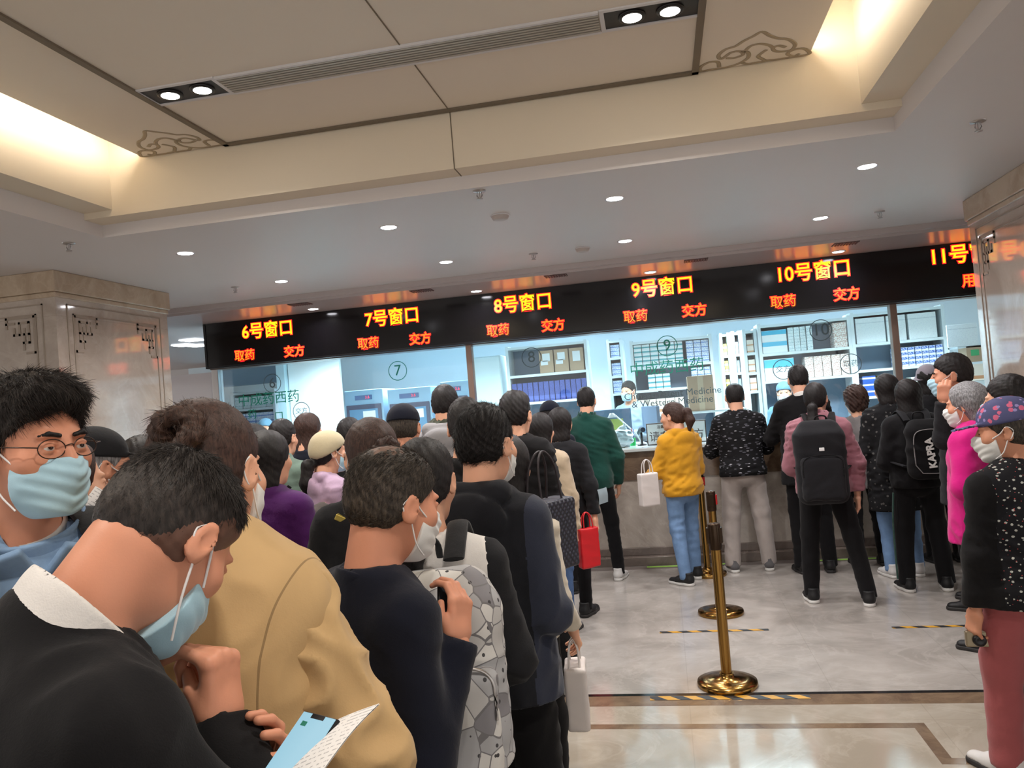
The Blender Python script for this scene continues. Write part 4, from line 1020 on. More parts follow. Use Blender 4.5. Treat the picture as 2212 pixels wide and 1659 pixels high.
M_FR = plain('fridge_pale_blue', (150, 184, 206), .4, var=.04); M_FD = plain('fridge_dark_frame', (70, 74, 96), .4); M_FG = plain('fridge_glass_blue', (96, 140, 172), .12, var=.12, nscale=3); M_PAPER = plain('white_paper', (232, 236, 238), .7, var=.03)
for i, (p0, p1, py) in enumerate(((743, 826, 846), (836, 930, 842), (950, 1012, 826))):
    Y = 11.3; x0, z1 = XZ(p0, py, Y); x1 = XZ(p1, py, Y)[0]; w = (x1-x0)/2
    e = empty('medicine_fridge', ((x0+x1)/2, Y, 0), 0, 'pale blue medicine fridge with glass door, %s of three under number seven' % ('left', 'middle', 'right')[i], 'fridge', 'medicine fridges')
    b = MB(); b.box(-w, w, 0, .6, 0, z1); b.build('cabinet', M_FR, e, bevel=.01)
    b = MB(); b.box(-w+.03, w-.03, -.03, -.002, .25, z1-.22); dr = b.build('door', M_FD, e, bevel=.006)
    b = MB(); b.box(-w+.08, w-.08, -.036, -.031, .32, z1-.29); b.build('glass', M_FG, dr); b = MB(); b.box(w-.075, w-.05, -.06, -.032, .8, 1.2); b.build('handle', M_STEEL, dr)
    b = MB(); b.box(-.01, w-.12, -.040, -.0365, z1-.45, z1-.32); b.build('notice', M_PAPER, dr)
    b = MB(); b.box(-w*.45, w*.45, -.006, -.001, z1-.15, z1-.08); dp = b.build('display', plain('display_blue', (84, 110, 150), .3), e)
    b = MB(); text(b, '3.6', .06, T(w*.2, -.009, z1-.115), 0, .001); b.build('display_digits', emit('digit_red', (255, 60, 90), 1.5), dp)
x0, z1 = XZ(1022, 772, 10.9); x1 = XZ(1080, 772, 10.9)[0]; w = (x1-x0)/2
e = empty('cabinet', ((x0+x1)/2, 10.9, 0), 0, 'tall pale cabinet between the fridges and the brown cartons', 'cabinet')
b = MB(); b.box(-w, w, 0, .5, 0, z1); b.build('body', plain('pale_cabinet', (196, 214, 220), .4), e, bevel=.006); b = MB(); b.box(-w+.01, w-.01, -.02, -.001, .1, z1-.02); dd = b.build('door', plain('pale_cabinet_door', (204, 222, 228), .4), e, bevel=.004)
b = MB(); b.box(w-.06, w-.04, -.04, -.021, 1.1, 1.3); b.build('handle', M_STEEL, dd)
# worktop clutter
ZT = 1.2015
M_MON = plain('monitor_back', (92, 112, 136), .35)
def monitor(px, Y, rz, label, w=.25, h=.32):
    x = XZ(px, 925, Y)[0]; e = empty('monitor', (x, Y, ZT), rz, label, 'monitor')
    b = MB(); b.box(-w, w, -.02, .02, .09, .09+h); b.build('screen', M_MON, e, bevel=.008); b = MB(); b.lathe([(.1, 0), (.1, .012), (.02, .02), (.02, .12)], seg=20); b.build('stand', M_BLACK, e)
monitor(1322, 9.15, .5, 'grey blue monitor back on the counter left of the pen cup'); monitor(1408, 9.3, -1.2, 'monitor turned sideways on the counter behind the framed notice'); monitor(1010, 8.9, .2, 'monitor back on the counter under the fridges', .24, .3)
monitor(1180, 8.9, -.3, 'monitor back on the counter under the blue files', .24, .28)
b = MB(); x, z = XZ(1527, 887, 9.0); z0 = z; b.box(-.42, .42, 0, .34, z0-.02-ZT, z0-ZT); b.box(-.42, -.39, 0, .34, 0, z0-.02-ZT); b.box(.39, .42, 0, .34, 0, z0-.02-ZT)
o = tag(b.build('shelf_riser', M_SHELF), 'low white riser shelf on the counter under the tan box', 'riser'); o.location = (x, 9.0, ZT)
x0 = XZ(1487, 850, 9.0)[0]; x1 = XZ(1543, 850, 9.0)[0]; o = thing_box('carton', x0, x1, z0+.001, XZ(1515, 811, 9.0)[1], 9.02, .28, M_CARTON, 'tan cardboard box standing behind the English lettering', 'carton')
b = MB(); b.box(-.03, .03, -.001, -.0003, .0, XZ(1515, 811, 9.0)[1]-z0-.003); b.build('tape', plain('packing_tape', (190, 172, 146), .3), o)
e = empty('pen_cup', (XZ(1366, 945, 8.80)[0], 8.80, ZT), 0, 'green pen cup with red pens on the counter', 'pen cup')
b = MB(); b.lathe([(.032, 0), (.036, .085), (.033, .085), (.03, .004), (0, .004)], seg=20); b.build('cup', plain('green_cup', (40, 180, 90), .4), e)
for k, (dx, c) in enumerate(((-.012, (200, 40, 60)), (.01, (60, 80, 180)), (.0, (210, 50, 70)))): b = MB(); b.tube([(dx*.5, .005*k, .01), (dx*1.8, .004*k, .17+.01*k)], .004); b.build('pen', plain('pen_%d' % k, c, .4), e)
e = empty('barcode_scanner', (XZ(1386, 945, 8.74)[0], 8.74, ZT), .4, 'dark barcode scanner on a stand beside the pen cup', 'scanner')
b = MB(); b.lathe([(.05, 0), (.05, .01), (.014, .02), (.012, .14)], seg=20); b.build('stand', M_BLACK, e); b = MB(); b.tube([(0, -.06, .17), (0, .0, .17), (0, .08, .13)], [.028, .03, .02], 12); b.build('head', plain('scanner_shell', (60, 66, 80), .4), e)
e = empty('desk_lamp', (XZ(1384, 945, 8.98)[0], 8.98, ZT), 0, 'white swing arm lamp over the counter left of the framed notice', 'lamp')
b = MB(); b.lathe([(.06, 0), (.06, .015), (.0, .018)], seg=20); b.build('base', M_RING, e); b = MB(); b.tube(smooth([(0, 0, .01), (-.05, 0, .12), (-.22, 0, .30), (-.28, 0, .36)]), .008); b.build('arm', M_RING, e); b = MB(); b.lathe([(.02, .05), (.05, .0), (.045, .0), (.015, .05)], (-.3, 0, .32), 16); b.build('shade', M_RING, e)
e = empty('notice_stand', ((XZ(1396, 930, 8.6)[0]+XZ(1526, 930, 8.6)[0])/2, 8.6, ZT), 0, 'framed white notice with black characters standing on the counter', 'notice')
w = (XZ(1526, 930, 8.6)[0]-XZ(1396, 930, 8.6)[0])/2
b = MB(); b.box(-w, w, 0, .012, 0, .235); b.build('frame', plain('dark_wood_frame', (80, 66, 62), .4), e, bevel=.003); b = MB(); b.box(-w+.012, w-.012, -.003, -.0004, .012, .223); bd = b.build('board', M_PAPER, e)
b = MB(); text(b, '请在此交方', .115, T(0, -.005, .085), 0, .0008); text(b, '温馨提示', .04, T(-.12, -.005, .19), 0, .0008); b.build('notice_text', plain('ink', (40, 40, 46), .6), bd)
for px, Y, l in ((1342, 8.62, 'crumpled white plastic bag on the counter by the left monitor'), (1563, 8.95, 'white plastic bag hanging at the right of the tan box')):
    F = Fld((ell((0, 0, .10), (.11, .08, .10)), 0, '+')); F.add(cap((0, 0, .16), (.03, 0, .24), .03, .012), .03); F.wrinkle(folds(.022, int(px), 1.6)); F.keep(plane((0, 0, .002), (0, 0, -1)))
    o = link('plastic_bag', raw_mesh('bag', [(*mesh_sdf(F, (-.16, -.13, 0), (.16, .13, .28), .009), 0)]), plain('white_plastic', (212, 226, 232), .3)); o.location = (XZ(px, 920, Y)[0], Y, ZT); tag(o, l, 'bag')
b = MB(); b.box(-.14, .14, -.01, .0, 0, .2); o = tag(b.build('folder', plain('yellow_green_folder', (186, 200, 96), .5)), 'yellow green folder standing on the counter under the brown cartons', 'folder'); o.location = (XZ(1053, 900, 9.0)[0], 9.0, ZT)
b = MB(); b.box(-.10, .10, -.01, .0, 0, .3); o = tag(b.build('folder', plain('olive_folder', (160, 172, 92), .5)), 'olive folder standing on the counter beside the seated clerk', 'folder'); o.location = (XZ(1326, 900, 9.05)[0], 9.05, ZT)
for i, (px, mt, l) in enumerate(((1795, K_GREEN, 'green'), (1830, K_YEL, 'yellow'), (1870, K_WHITE, 'white'))):
    x = XZ(px, 900, 8.8)[0]; thing_box('medicine_box', x-.07, x+.07, ZT, ZT+.1, 8.75, .1, mt, l+' medicine box on the counter behind the curly haired customer', 'carton')
# ------------------------------------------------------------------ clothes
BLK = cloth('cloth_black', (17, 16, 18), sheen=.05); BLK2 = cloth('cloth_charcoal', (29, 29, 32), sheen=.05); NAVY = cloth('cloth_navy', (18, 21, 34), sheen=.08); DTR = cloth('trouser_black', (15, 14, 16), sheen=.04); GREY = cloth('cloth_grey', (128, 124, 124))
LGREY = cloth('sweat_grey', (160, 151, 146)); BEIGE = cloth('cloth_beige', (176, 158, 134)); CREAM = cloth('cloth_cream', (196, 186, 170)); TAN = cloth('trench_tan', (190, 158, 112), .8, 7, 300, .07, .1, .12)
_n = TAN.node_tree; _b = _n.nodes['Principled BSDF']; _src = _b.inputs['Base Color'].links[0].from_socket; _tc = [q for q in _n.nodes if q.type == 'TEX_COORD'][0]
_sp = _n.nodes.new('ShaderNodeSeparateXYZ'); _n.links.new(_tc.outputs['Object'], _sp.inputs[0])
def _mm(op, a, b_):
    k = _n.nodes.new('ShaderNodeMath'); k.operation = op
    for i, v in enumerate((a, b_)):
        if isinstance(v, (int, float)): k.inputs[i].default_value = v
        else: _n.links.new(v, k.inputs[i])
    return k.outputs[0]
_arc = _mm('ADD', _mm('ABSOLUTE', _sp.outputs[0], 0), _mm('MULTIPLY', _mm('POWER', _mm('ABSOLUTE', _mm('SUBTRACT', _sp.outputs[2], 1.30), 0), 2.0), -.9))
_seam = _mm('MULTIPLY', _mm('LESS_THAN', _mm('ABSOLUTE', _mm('SUBTRACT', _arc, .188), 0), .0016), .55)     # stitched armhole seam
_mx = _n.nodes.new('ShaderNodeMix'); _mx.data_type = 'RGBA'; _n.links.new(_seam, _mx.inputs[0]); _n.links.new(_src, _mx.inputs[6]); _mx.inputs[7].default_value = (*lin((96, 74, 48)), 1); _n.links.new(_mx.outputs[2], _b.inputs['Base Color'])
GREEN = cloth('cloth_green', (22, 66, 58)); YELL = cloth('hoodie_yellow', (196, 140, 30)); PINKW = cloth('jacket_dusty_pink', (148, 98, 108)); MAG = cloth('jacket_magenta', (196, 20, 118)); PURP = cloth('jacket_purple', (70, 20, 86))
SAGE = cloth('jacket_sage', (108, 128, 116)); TAUPE = cloth('jacket_taupe', (66, 58, 54)); LILAC = cloth('hoodie_lilac', (178, 152, 176)); OLIVE = cloth('scarf_olive', (62, 66, 54)); LTGREY = cloth('hoodie_light_grey', (140, 138, 140))
ROSE = cloth('corduroy_rose', (150, 78, 80)); WHITEC = cloth('cloth_white', (216, 212, 208)); HOODIE = cloth('hoodie_black_blue', (28, 29, 34), sheen=.06); CLERK = cloth('clerk_coat', (150, 166, 182)); CLERKB = cloth('clerk_blue', (110, 150, 176))
def denim(name, rgb):
    t = NT(name); v = t.map(); c = lin(rgb); w = t.wave(t.map((1, 1, 1), (0, rad(40), 0)), 260, 1, 'X')
    t.base(t.mix(t.math('MULTIPLY', w, .3), t.mix(t.ramp(t.noise(v, 6, 6, .65), [(.3, (0, 0, 0)), (.7, (1, 1, 1))]), sc3(c, .72), sc3(c, 1.25)), sc3(c, 1.5)))
    t.set(Roughness=.85, Specular_IOR_Level=.2); t.bump(t.noise(v, 45, 4), .3, .006); return t.m
DENIM = denim('denim_blue', (116, 142, 172)); DENIM2 = denim('denim_light', (104, 132, 168)); DENIM3 = denim('denim_mid', (66, 88, 124))
def flecks(name, base, cols, scale, thr, stretch=(1, 1, 1), rough=.85):
    t = NT(name); v = t.map(stretch); c = t.mix(t.noise(t.map(), 9), sc3(lin(base), .7), sc3(lin(base), 1.3))
    for i, (col, th_) in enumerate(zip(cols, thr)):
        d = t.voro(t.map(tuple(k*(1+.37*i) for k in stretch), (.3*i, .5*i, .9*i)), scale*(1-.13*i)); n = t.noise(v, scale*2.2, 3)
        k = t.math('LESS_THAN', t.math('ADD', d, t.math('MULTIPLY', n, .25)), th_); c = t.mix(k, c, lin(col))
    t.base(c); t.set(Roughness=rough, Specular_IOR_Level=.2); return t.m
CAMO = flecks('knit_black_white_flecks', (20, 20, 22), [(176, 176, 184), (84, 84, 92)], 26, [.30, .40], (.5, .6, 1.6)); FLORAL = flecks('black_floral_cloth', (24, 24, 28), [(176, 178, 172), (190, 84, 84)], 54, [.37, .24], (.8, .8, 1))
CHECK = flecks('black_patterned_wool', (26, 26, 28), [(92, 90, 88)], 24, [.36]); CAPF = flecks('purple_floral_cloth', (82, 84, 122), [(206, 104, 136), (150, 140, 190)], 26, [.42, .36])
t = NT('grey_cat_print'); v = t.map((1, 1, .8)); col = t.voro(v, 19, 'F1', 'Color'); se = t.n.new('ShaderNodeSeparateXYZ'); t.l.new(col, se.inputs[0]); ed = t.voro(v, 19, 'DISTANCE_TO_EDGE')
cc = t.ramp(se.outputs[0], [(0, lin((206, 204, 200))), (.35, lin((164, 164, 166))), (.6, lin((126, 124, 128))), (.8, lin((184, 182, 180)))], True)
eye = t.math('LESS_THAN', t.voro(t.map((1, 1, .85), (.4, 0, .3)), 34), .16); cc = t.mix(eye, cc, lin((60, 58, 60))); cc = t.mix(t.math('LESS_THAN', ed, .022), cc, lin((112, 110, 112))); t.base(cc); t.set(Roughness=.7); CATS = t.m
def J(mat, **k): k['mat'] = mat; return k
CROWD = 'people waiting in the hall'
PPL = {}
# ------------------------------------------------------------------ the near people
back = lambda p: np.stack([p[:, 0]*0+.15, -p[:, 1]*0-.9, -.55+0*p[:, 0]], 1)
def fwdflow(p): return np.stack([p[:, 0]*1.5, .25+2*p[:, 1], -.35-2.0*(p[:, 2] < .05)], 1)
PPL['bow'] = person('person in black sweater with white collar bowing over a phone, mask pulled under the chin', 330, 952, 1.14, face=-28, head=(11, 45, 4), lean=20, neckfwd=.085, sk=2,
    L=dict(to=(462, 1768, 1.13), pole=(.3, -.2, -1)), R=dict(to=(482, 1580, 1.15), pole=(.7, .2, -1)), top=J(BLK, th=.022, fold=.007, collar=-.012, closed=1, rings=[(WHITEC, .081, 1.392, .63, .009)]), legs=J(DTR), hair=('crop', H_SOFT, (9000, lambda p: .006+.012*np.clip((p[:, 2]-.02)*14, 0, 1), fwdflow, .3), (H_FADE, .036)),
    mask=(M_MASK, 2, -.026), near=True, seed=3, build=1.06, hs=1.0,
    hands=(('hold', (.45, .45, .15), (.3, -.55, .75)), (hand_field(each=[(66, 40, 12), (76, 75, 35), (80, 80, 40), (76, 78, 40)], thumb=((.15, .80, -.60), (.5, .7, -.5))), (-.10, 1, .12), (.80, .1, -.15))))
PPL['glasses'] = person('person with glasses and blue mask in a denim jacket at the left edge', 50, 824, 1.66, face=-130, head=(26, 2, 0), sk=2, L='down', R='hidden', top=J(DENIM, th=.024, fold=.008, brow=1, rings=[(WHITEC, .072, 1.39, .55, .008), (DENIM, .106, 1.385, .70, .009)]), legs=J(DTR),
    hair=('tuft', H_SOFT, (9000, .026, fwdflow, .35)), mask=(M_MASK, 0, -.009), near=True, seed=5, hs=1.1, nl=.035)
PPL['trench'] = person('person with brown hair in a bun wearing a tan trench coat', 430, 862, 1.52, face=0, head=(0, 4, 0), sk=0, fem=True, L='hidden', R=((.50, -.06, -1), (-.42, .75, -.35)), top=J(TAN, th=.040, hem=.5, flare=.06, fold=.016, ff=1.05, cape=1.13, rings=[(TAN, .094, 1.37, .55, .010)]), legs=J(DTR),
    hair=('bun', H_BROWN, (4000, .012, back, .06)), mask=(M_MASKW, 0, 0), near=True, seed=8, hs=1.12)
PPL['balding'] = person('person with thinning hair and white mask in a navy sweater', 826, 963, 1.84, face=-40, head=(2, 10, 4), lean=4, side=4, build=.94, sk=2, L='down', R=dict(to=(988, 1392, 1.80), pole=(.25, -.5, -1)), top=J(NAVY, th=.018, fold=.007, rings=[(NAVY, .080, 1.385, .30, .010)]), legs=J(DTR),
    hair=('thin', H_PEPPER, (9000, lambda p: .010+.010*np.clip((p[:, 2])*10, 0, 1), back, .15), (H_CROWN, (.005, -.040, .126, .034))), mask=(M_MASKW, 0, -.004), near=True, seed=11, hs=1.05, hands=('relax', ('hold', (.05, 1, .3), (.75, .1, -.5))))
PPL['catbag'] = person('person with gold hair clip in white and black top carrying a cat print backpack', 908, 945, 2.28, face=14, head=(-12, 8, 0), sk=0, fem=True, L='down', R=((.25, .0, -1), (-.3, .7, .2)), top=J(WHITEC, th=.020, fold=.008, split=(lambda c: (np.abs(c[:, 0]) > .165-.10*np.clip(1.12-c[:, 2], 0, .3)).astype(int), BLK2)), legs=J(DTR), hair=('lowtail', H_BLACK, (3000, .014, back, .06)), near=True, seed=14, hs=1.03)
PPL['hoodie'] = person('person in black hooded jacket with short hair seen from behind', 1038, 879, 2.68, face=-14, head=(-8, 2, 0), sk=0, L='down', R=((.20, -.04, -1), (-.55, .75, .25)), top=J(HOODIE, th=.022, hood=1, fold=.010, hem=.78, split=(lambda c: (np.abs(c[:, 0]) > .172).astype(int), cloth('sleeve_slate', (46, 50, 64)))), legs=J(DTR, w=.012),
    hair=('short', H_BLACK, (7000, .020, back, .35)), mask=(M_MASKW, 0, 0), near=True, seed=17, build=1.0, stance=.13, hs=1.06)
# ------------------------------------------------------------------ the waiting crowd: label, crown px, py, depth, facing ...
def P(key, label, *a, **k): PPL[key] = person(label, *a, **k, group=None, seed=len(PPL)*3+1)
P('p7', 'person in cream jacket with quilted shoulder bag behind the black hooded jacket', 1088, 940, 3.25, face=-8, fem=True, top=J(CREAM, th=.010, fold=.008, hem=.86), legs=J(DTR, w=.012), hair=('bob', H_BLACK), R=((.16, -.08, -1), (.02, .7, -.75)), shoes=(M_SHOEB, M_SOLEW))
P('p8', 'person with brown swept ponytail in dark uniform with gold pins', 797, 902, 2.92, face=10, fem=True, top=J(BLK2, th=.024, collar=.01), legs=J(DTR), hair=('bun', H_BROWN), head=(24, 0, 0), L=((.35, .1, -1), (-.2, .7, .1)), hs=1.08, mask=M_MASKW)
P('p9', 'person with short black hair in a purple jacket with thin bag strap', 572, 932, 3.75, face=-10, fem=True, top=J(PURP, th=.03, hem=.62, flare=.02), legs=J(DTR), hair=('bob', H_BLACK), build=1.1, R='fwd', L='fwd')
P('p10', 'person in sage green jacket with short black hair', 606, 908, 5.7, face=-5, top=J(SAGE, th=.02, collar=.01), legs=J(BLK2), hair=('short', H_BLACK), R='fwd')
P('p11', 'person in taupe jacket between the purple and sage jackets', 542, 918, 4.75, face=-25, top=J(TAUPE, th=.028), legs=J(DTR), hair=('bob', H_BLACK), R=((.5, .4, -.8), (-.3, .9, .2)))
P('p12', 'person with long brown hair in dark jacket holding up a hand', 662, 893, 6.3, face=-12, fem=True, top=J(NAVY), legs=J(DTR), hair=('long', H_BROWN), R='up')
P('p13', 'person in beige beanie and lilac hoodie with low ponytail', 703, 934, 5.1, face=-40, fem=True, top=J(LILAC, hood=1, hem=.70, flare=.0, th=.022), legs=J(GREY), hair=('lowtail', H_BLACK), mask=M_MASK, L='fwd', R='fwd')
P('p14', 'person with plain black hair behind the brown swept ponytail', 752, 905, 5.75, face=0, top=J(BLK), legs=J(DTR), hair=('short', H_BLACK), L='fwd')
P('p15', 'person in navy baseball cap and navy jacket', 868, 876, 4.6, face=-22, head=(25, 0, 0), top=J(NAVY, collar=.015), legs=J(DTR), hair=('crop', H_PEPPER), sk=1, R='fwd')
P('p16', 'person in light grey hoodie with olive scarf looking ahead', 958, 834, 5.3, face=0, top=J(LTGREY, hood=1, th=.028), legs=J(DTR), hair=('short', H_BLACK), L='up')
P('p17', 'person with dark hair and black jacket peeking past the black hooded jacket', 1003, 863, 3.75, face=-5, head=(14, 0, 0), top=J(BLK, th=.022), legs=J(DTR), hair=('short', H_BLACK))
P('p18', 'person with thick curly black hair in loose black jacket and white striped trousers', 1108, 850, 5.1, face=-8, top=J(BLK, th=.034, fold=.01, hem=.8), legs=J(DTR, w=.03, ankle=.02), hair=('tuft', H_BLACK), hs=1.1, feet=((0, 0), (.06, .1)))
P('p19', 'person in beige jacket and blue jeans standing in the queue', 1165, 893, 6.1, face=-14, fem=True, top=J(BEIGE, th=.022, fold=.008, hem=.72), legs=J(DENIM3, w=.008), hair=('bob', H_BLACK), R='bag', shoes=(cloth('shoe_grey', (92, 90, 92)), M_SOLEB))
P('p20', 'person in black jacket holding papers behind the back in the queue', 1207, 881, 6.55, face=-10, top=J(BLK2, th=.02), legs=J(DTR), hair=('bob', H_BLACK), R=((.32, -.22, -1), (.1, -.1, -1)))
P('p21', 'person in dark blue cap standing before the green jacket', 1186, 868, 7.35, face=-5, top=J(NAVY), legs=J(DTR), hair=('crop', H_BLACK), R='fwd', L='fwd')
P('p22', 'person in dark green jacket and white sneakers at the counter', 1264, 838, 7.75, face=-6, top=J(GREEN, th=.022, collar=.015, hem=.8), legs=J(DTR), hair=('short', H_BLACK), L='counter', R=((.3, .1, -1), (-.1, .4, -1)), shoes=(M_SHOEW, M_SOLEW), feet=((-.06, 0), (.07, .0)))
P('p23', 'person in yellow hoodie and jeans with a ponytail by the brass posts', 1454, 868, 7.35, face=38, head=(22, 2, 0), fem=True, top=J(YELL, hood=1, th=.026, fold=.009, hem=.83), legs=J(DENIM2, w=.006), hair=('tail', H_BROWN), L=((.25, .35, -1), (-.1, .8, -.35)), R='fwd', shoes=(M_SHOEB, M_SOLEW), build=1.06, feet=((.0, -.06), (.04, .10)))
P('p24', 'person in black flecked sweater and grey sweatpants leaning on the counter', 1585, 828, 7.68, face=4, lean=5, top=J(CAMO, th=.024, hem=.85), legs=J(LGREY, w=.018, fold=.008), hair=('crop', H_BLACK), L='counter', R='counter', shoes=(cloth('shoe_grey', (92, 90, 92)), M_SOLEW), stance=.16, build=1.08, sk=0)
P('p25', 'person in black suit with shirt collar showing', 1722, 790, 7.35, face=4, top=J(BLK, th=.022, hem=.72, collar=.0, rings=[(WHITEC, .066, 1.40, .5, .008)]), legs=J(DTR, w=.006), hair=('short', H_BLACK), L='counter', R='counter', shoes=(M_SHOEB, M_SOLEB), sk=0)
P('p26', 'person in dusty pink jacket wearing a large black backpack', 1758, 826, 6.35, face=-4, head=(-18, 0, 0), fem=True, top=J(PINKW, th=.03, fold=.009, hem=.84, collar=.012), legs=J(DTR, w=.008), hair=('lowtail', H_BLACK), R=((.3, .0, -1), (.0, .15, -1)), L='fwd', shoes=(M_SHOEB, M_SOLEW), stance=.14, feet=((-.02, 0), (.10, -.12)), build=1.06)
P('p27', 'person with short curly brown hair in pale grey cardigan at the counter', 1846, 836, 7.45, face=6, fem=True, top=J(GREY, hem=.75), legs=J(DTR), hair=('curly', H_BROWN), L='counter', R='counter')
P('p28', 'person in long black patterned coat with white sneakers', 1912, 808, 6.95, face=6, fem=True, top=J(CHECK, th=.03, hem=.56, flare=.03, fold=.008), legs=J(DENIM2), hair=('bob', H_BLACK), L='fwd', R='fwd', shoes=(M_SHOEW, M_SOLEW), build=1.05)
P('p29', 'person with long loose black hair carrying a black logo backpack', 1958, 820, 6.45, face=0, fem=True, top=J(BLK, th=.03), legs=J(DTR, w=.01, ankle=.006), hair=('long', H_BLACK), L='fwd', R='fwd', shoes=(M_SHOEB, M_SOLEW), stance=.15)
P('p30', 'person in pale grey bucket hat at the counter', 2003, 790, 7.35, face=4, fem=True, top=J(BLK2, th=.03), legs=J(DTR), hair=('bob', H_BLACK), L='counter', R='counter')
P('p31', 'person in dark coat with blue mask touching the chin and facing left', 2056, 766, 5.9, face=62, head=(12, 0, 0), top=J(BLK2, th=.03, hem=.7, brow=1), legs=J(DTR), hair=('short', H_BLACK), mask=M_MASK, R='down', L=dict(to=(2040, 868, 5.55), pole=(.5, .2, -1)), hands=('grip', 'relax'), hs=1.18, sk=2, stance=.13)
P('p32', 'person with grey hair in a magenta hooded jacket', 2090, 826, 5.0, face=48, head=(8, 4, 0), fem=True, top=J(MAG, th=.036, hood=1, fold=.01, hem=.70, flare=.02), legs=J(DTR), hair=('bob', H_GREY), mask=M_MASKW, L=((.42, -.05, -.9), (-.95, .25, -.1)), R=((.3, .1, -1), (-.9, .3, .0)), build=1.22, hs=1.05, sk=2)
P('p33', 'person with dark hair and blue mask at the right edge before the column', 2180, 812, 4.25, face=55, top=J(BLK2, th=.02), legs=J(DTR), hair=('short', H_BLACK), mask=M_MASK, L='down', R='down')
P('p34', 'person in floral cap, floral vest and rose corduroy trousers holding a camera', 2178, 862, 3.35, face=20, head=(46, 4, 0), fem=True, top=J(BLK, th=.026, hem=.82, fold=.007, split=(lambda c: (np.abs(c[:, 0]) < .215).astype(int), FLORAL)), legs=J(ROSE, w=.022, fold=.008), hair=('crop', H_PEPPER), mask=M_MASKW, L=((.12, .05, -1), (.06, .2, -1)), R='down', shoes=(M_SHOEW, M_SOLEB), build=1.3, sk=1, hands=('hold', 'relax'), feet=((.0, .12), (0, -.12)))
P('p35', 'person with grey hair and black mask in black jacket by the left column', 192, 930, 2.75, face=-28, top=J(BLK, th=.03, hood=1), legs=J(DTR), hair=('crop', H_GREY), mask=M_MASKB, sk=1, R='fwd')
P('p36', 'person in black jacket with teal sleeve stripes reading a sheet behind the denim jacket', 112, 948, 2.15, face=-35, fem=True, top=J(BLK, th=.03, split=(lambda c: ((np.abs(c[:, 0]) > .13) & (np.sin(c[:, 2]*230+c[:, 1]*60) > .1) & (np.abs(c[:, 1]+.02) < .045)).astype(int), cloth('teal_stripe', (64, 124, 138)))), legs=J(DTR), hair=('long', H_BROWN), R=((.3, .4, -.9), (-.1, .8, .5)), L='look')
P('p37', 'person with black hair half hidden left of the brown bun', 302, 946, 3.4, face=0, top=J(BLK), legs=J(DTR), hair=('short', H_BLACK))
P('p41', 'person with black hair low behind the purple jacket near the brown bun', 470, 935, 5.3, face=0, top=J(BLK2), legs=J(DTR), hair=('short', H_BLACK))
P('c1', 'person in pale clerk coat seated behind the glass under number nine', 1357, 824, 10.5, face=150, fem=True, top=J(CLERK), legs=J(DTR), hair=('short', H_BLACK), mask=M_MASK, L='fwd', R='fwd', seat=.0)
P('c2', 'person in blue clerk cap and mask behind the glass under number six', 573, 905, 11.0, face=190, fem=True, top=J(CLERKB), legs=J(DTR), hair=('crop', H_BLACK), mask=M_MASK, L='fwd', R='fwd', seat=.0)
P('c3', 'person in clerk cap and white mask behind the glass beside the black suit', 1692, 826, 10.2, face=170, fem=True, top=J(CLERKB), legs=J(DTR), hair=('crop', H_BLACK), mask=M_MASKW, L='fwd', R='fwd', seat=.0)
# ------------------------------------------------------------------ headwear (children of their wearers)
def headwear(key, kind, mat, label=None):
    I = PPL[key]; M = I['MH']; F = Fld((ell((0, -.014, .050), (.090, .112, .092)), 0, '+'))
    if kind == 'ball':
        F.keep(plane((0, 0, .038), (0, -.12, -1)), .006); F.add(cap((0, .075, .042), (0, .150, .030), .062, .045, ((0, .12, 1), .10)), .012); nm = 'cap'
    elif kind == 'beanie':
        F.add(ell((0, -.04, .01), (.085, .09, .075)), .03); F.keep(plane((0, .03, .03), (0, .45, -1)), .006); nm = 'beanie'
    elif kind == 'bucket':
        F.keep(plane((0, 0, .035), (0, 0, -1)), .006); F.add(cap((0, -.01, .05), (0, -.005, .0), .088, .128, fe=True), .02); F.keep(plane((0, 0, .003), (0, 0, -1)), .004); nm = 'bucket_hat'
    else:
        F.keep(plane((0, 0, .02), (0, .25, -1)), .006); nm = 'clerk_cap'
    P, Q = mesh_sdf(F, (-.15, -.17, -.06), (.15, .21, .16), .007)
    return link(nm, raw_mesh(nm, [(xf(P, M), Q, 0)]), mat, I['o'])
headwear('p34', 'ball', CAPF); headwear('p15', 'ball', NAVY); headwear('p21', 'ball', NAVY); headwear('p13', 'beanie', cloth('beanie_beige', (188, 176, 146)))
headwear('p30', 'bucket', cloth('bucket_grey', (146, 140, 150))); headwear('c2', 'clerk', CLERKB); headwear('c3', 'clerk', CLERKB); headwear('p35', 'ball', BLK2)
def bun(key, c, R, tr, mat):
    I = PPL[key]; ring = Fld((ell((c[0], c[1]+.02, c[2]), (R*.9, .012, R*.9)), 0, '+'))
    for k in range(16):
        q = lambda w: (c[0]+R*cos(w), c[1]+.012*sin(2*w), c[2]+R*1.05*sin(w)); ring.add(cap(q(2*pi*k/16), q(2*pi*(k+1)/16), tr*(1+.18*sin(k*.9)), tr*(1+.18*sin((k+1)*.9))), .004)
    ring.wrinkle(lambda p: .0022*np.sin(220*np.sqrt((p[:, 0]-c[0])**2+(p[:, 2]-c[2])**2)+8*np.arctan2(p[:, 2]-c[2], p[:, 0]-c[0])))
    P, Q = mesh_sdf(ring, (c[0]-.09, c[1]-.06, c[2]-.09), (c[0]+.09, c[1]+.06, c[2]+.09), .0042); a, q = strands(P, Q, 1500, .016, lambda p: np.stack([-(p[:, 2]-c[2]), p[:, 1]*0, p[:, 0]-c[0]], 1), .0004, .15, 4, .2)
    return link('hair_bun', raw_mesh('bun', [(xf(P, I['MH']), Q, 0), (xf(a, I['MH']), q, 0)]), mat, I['o'])
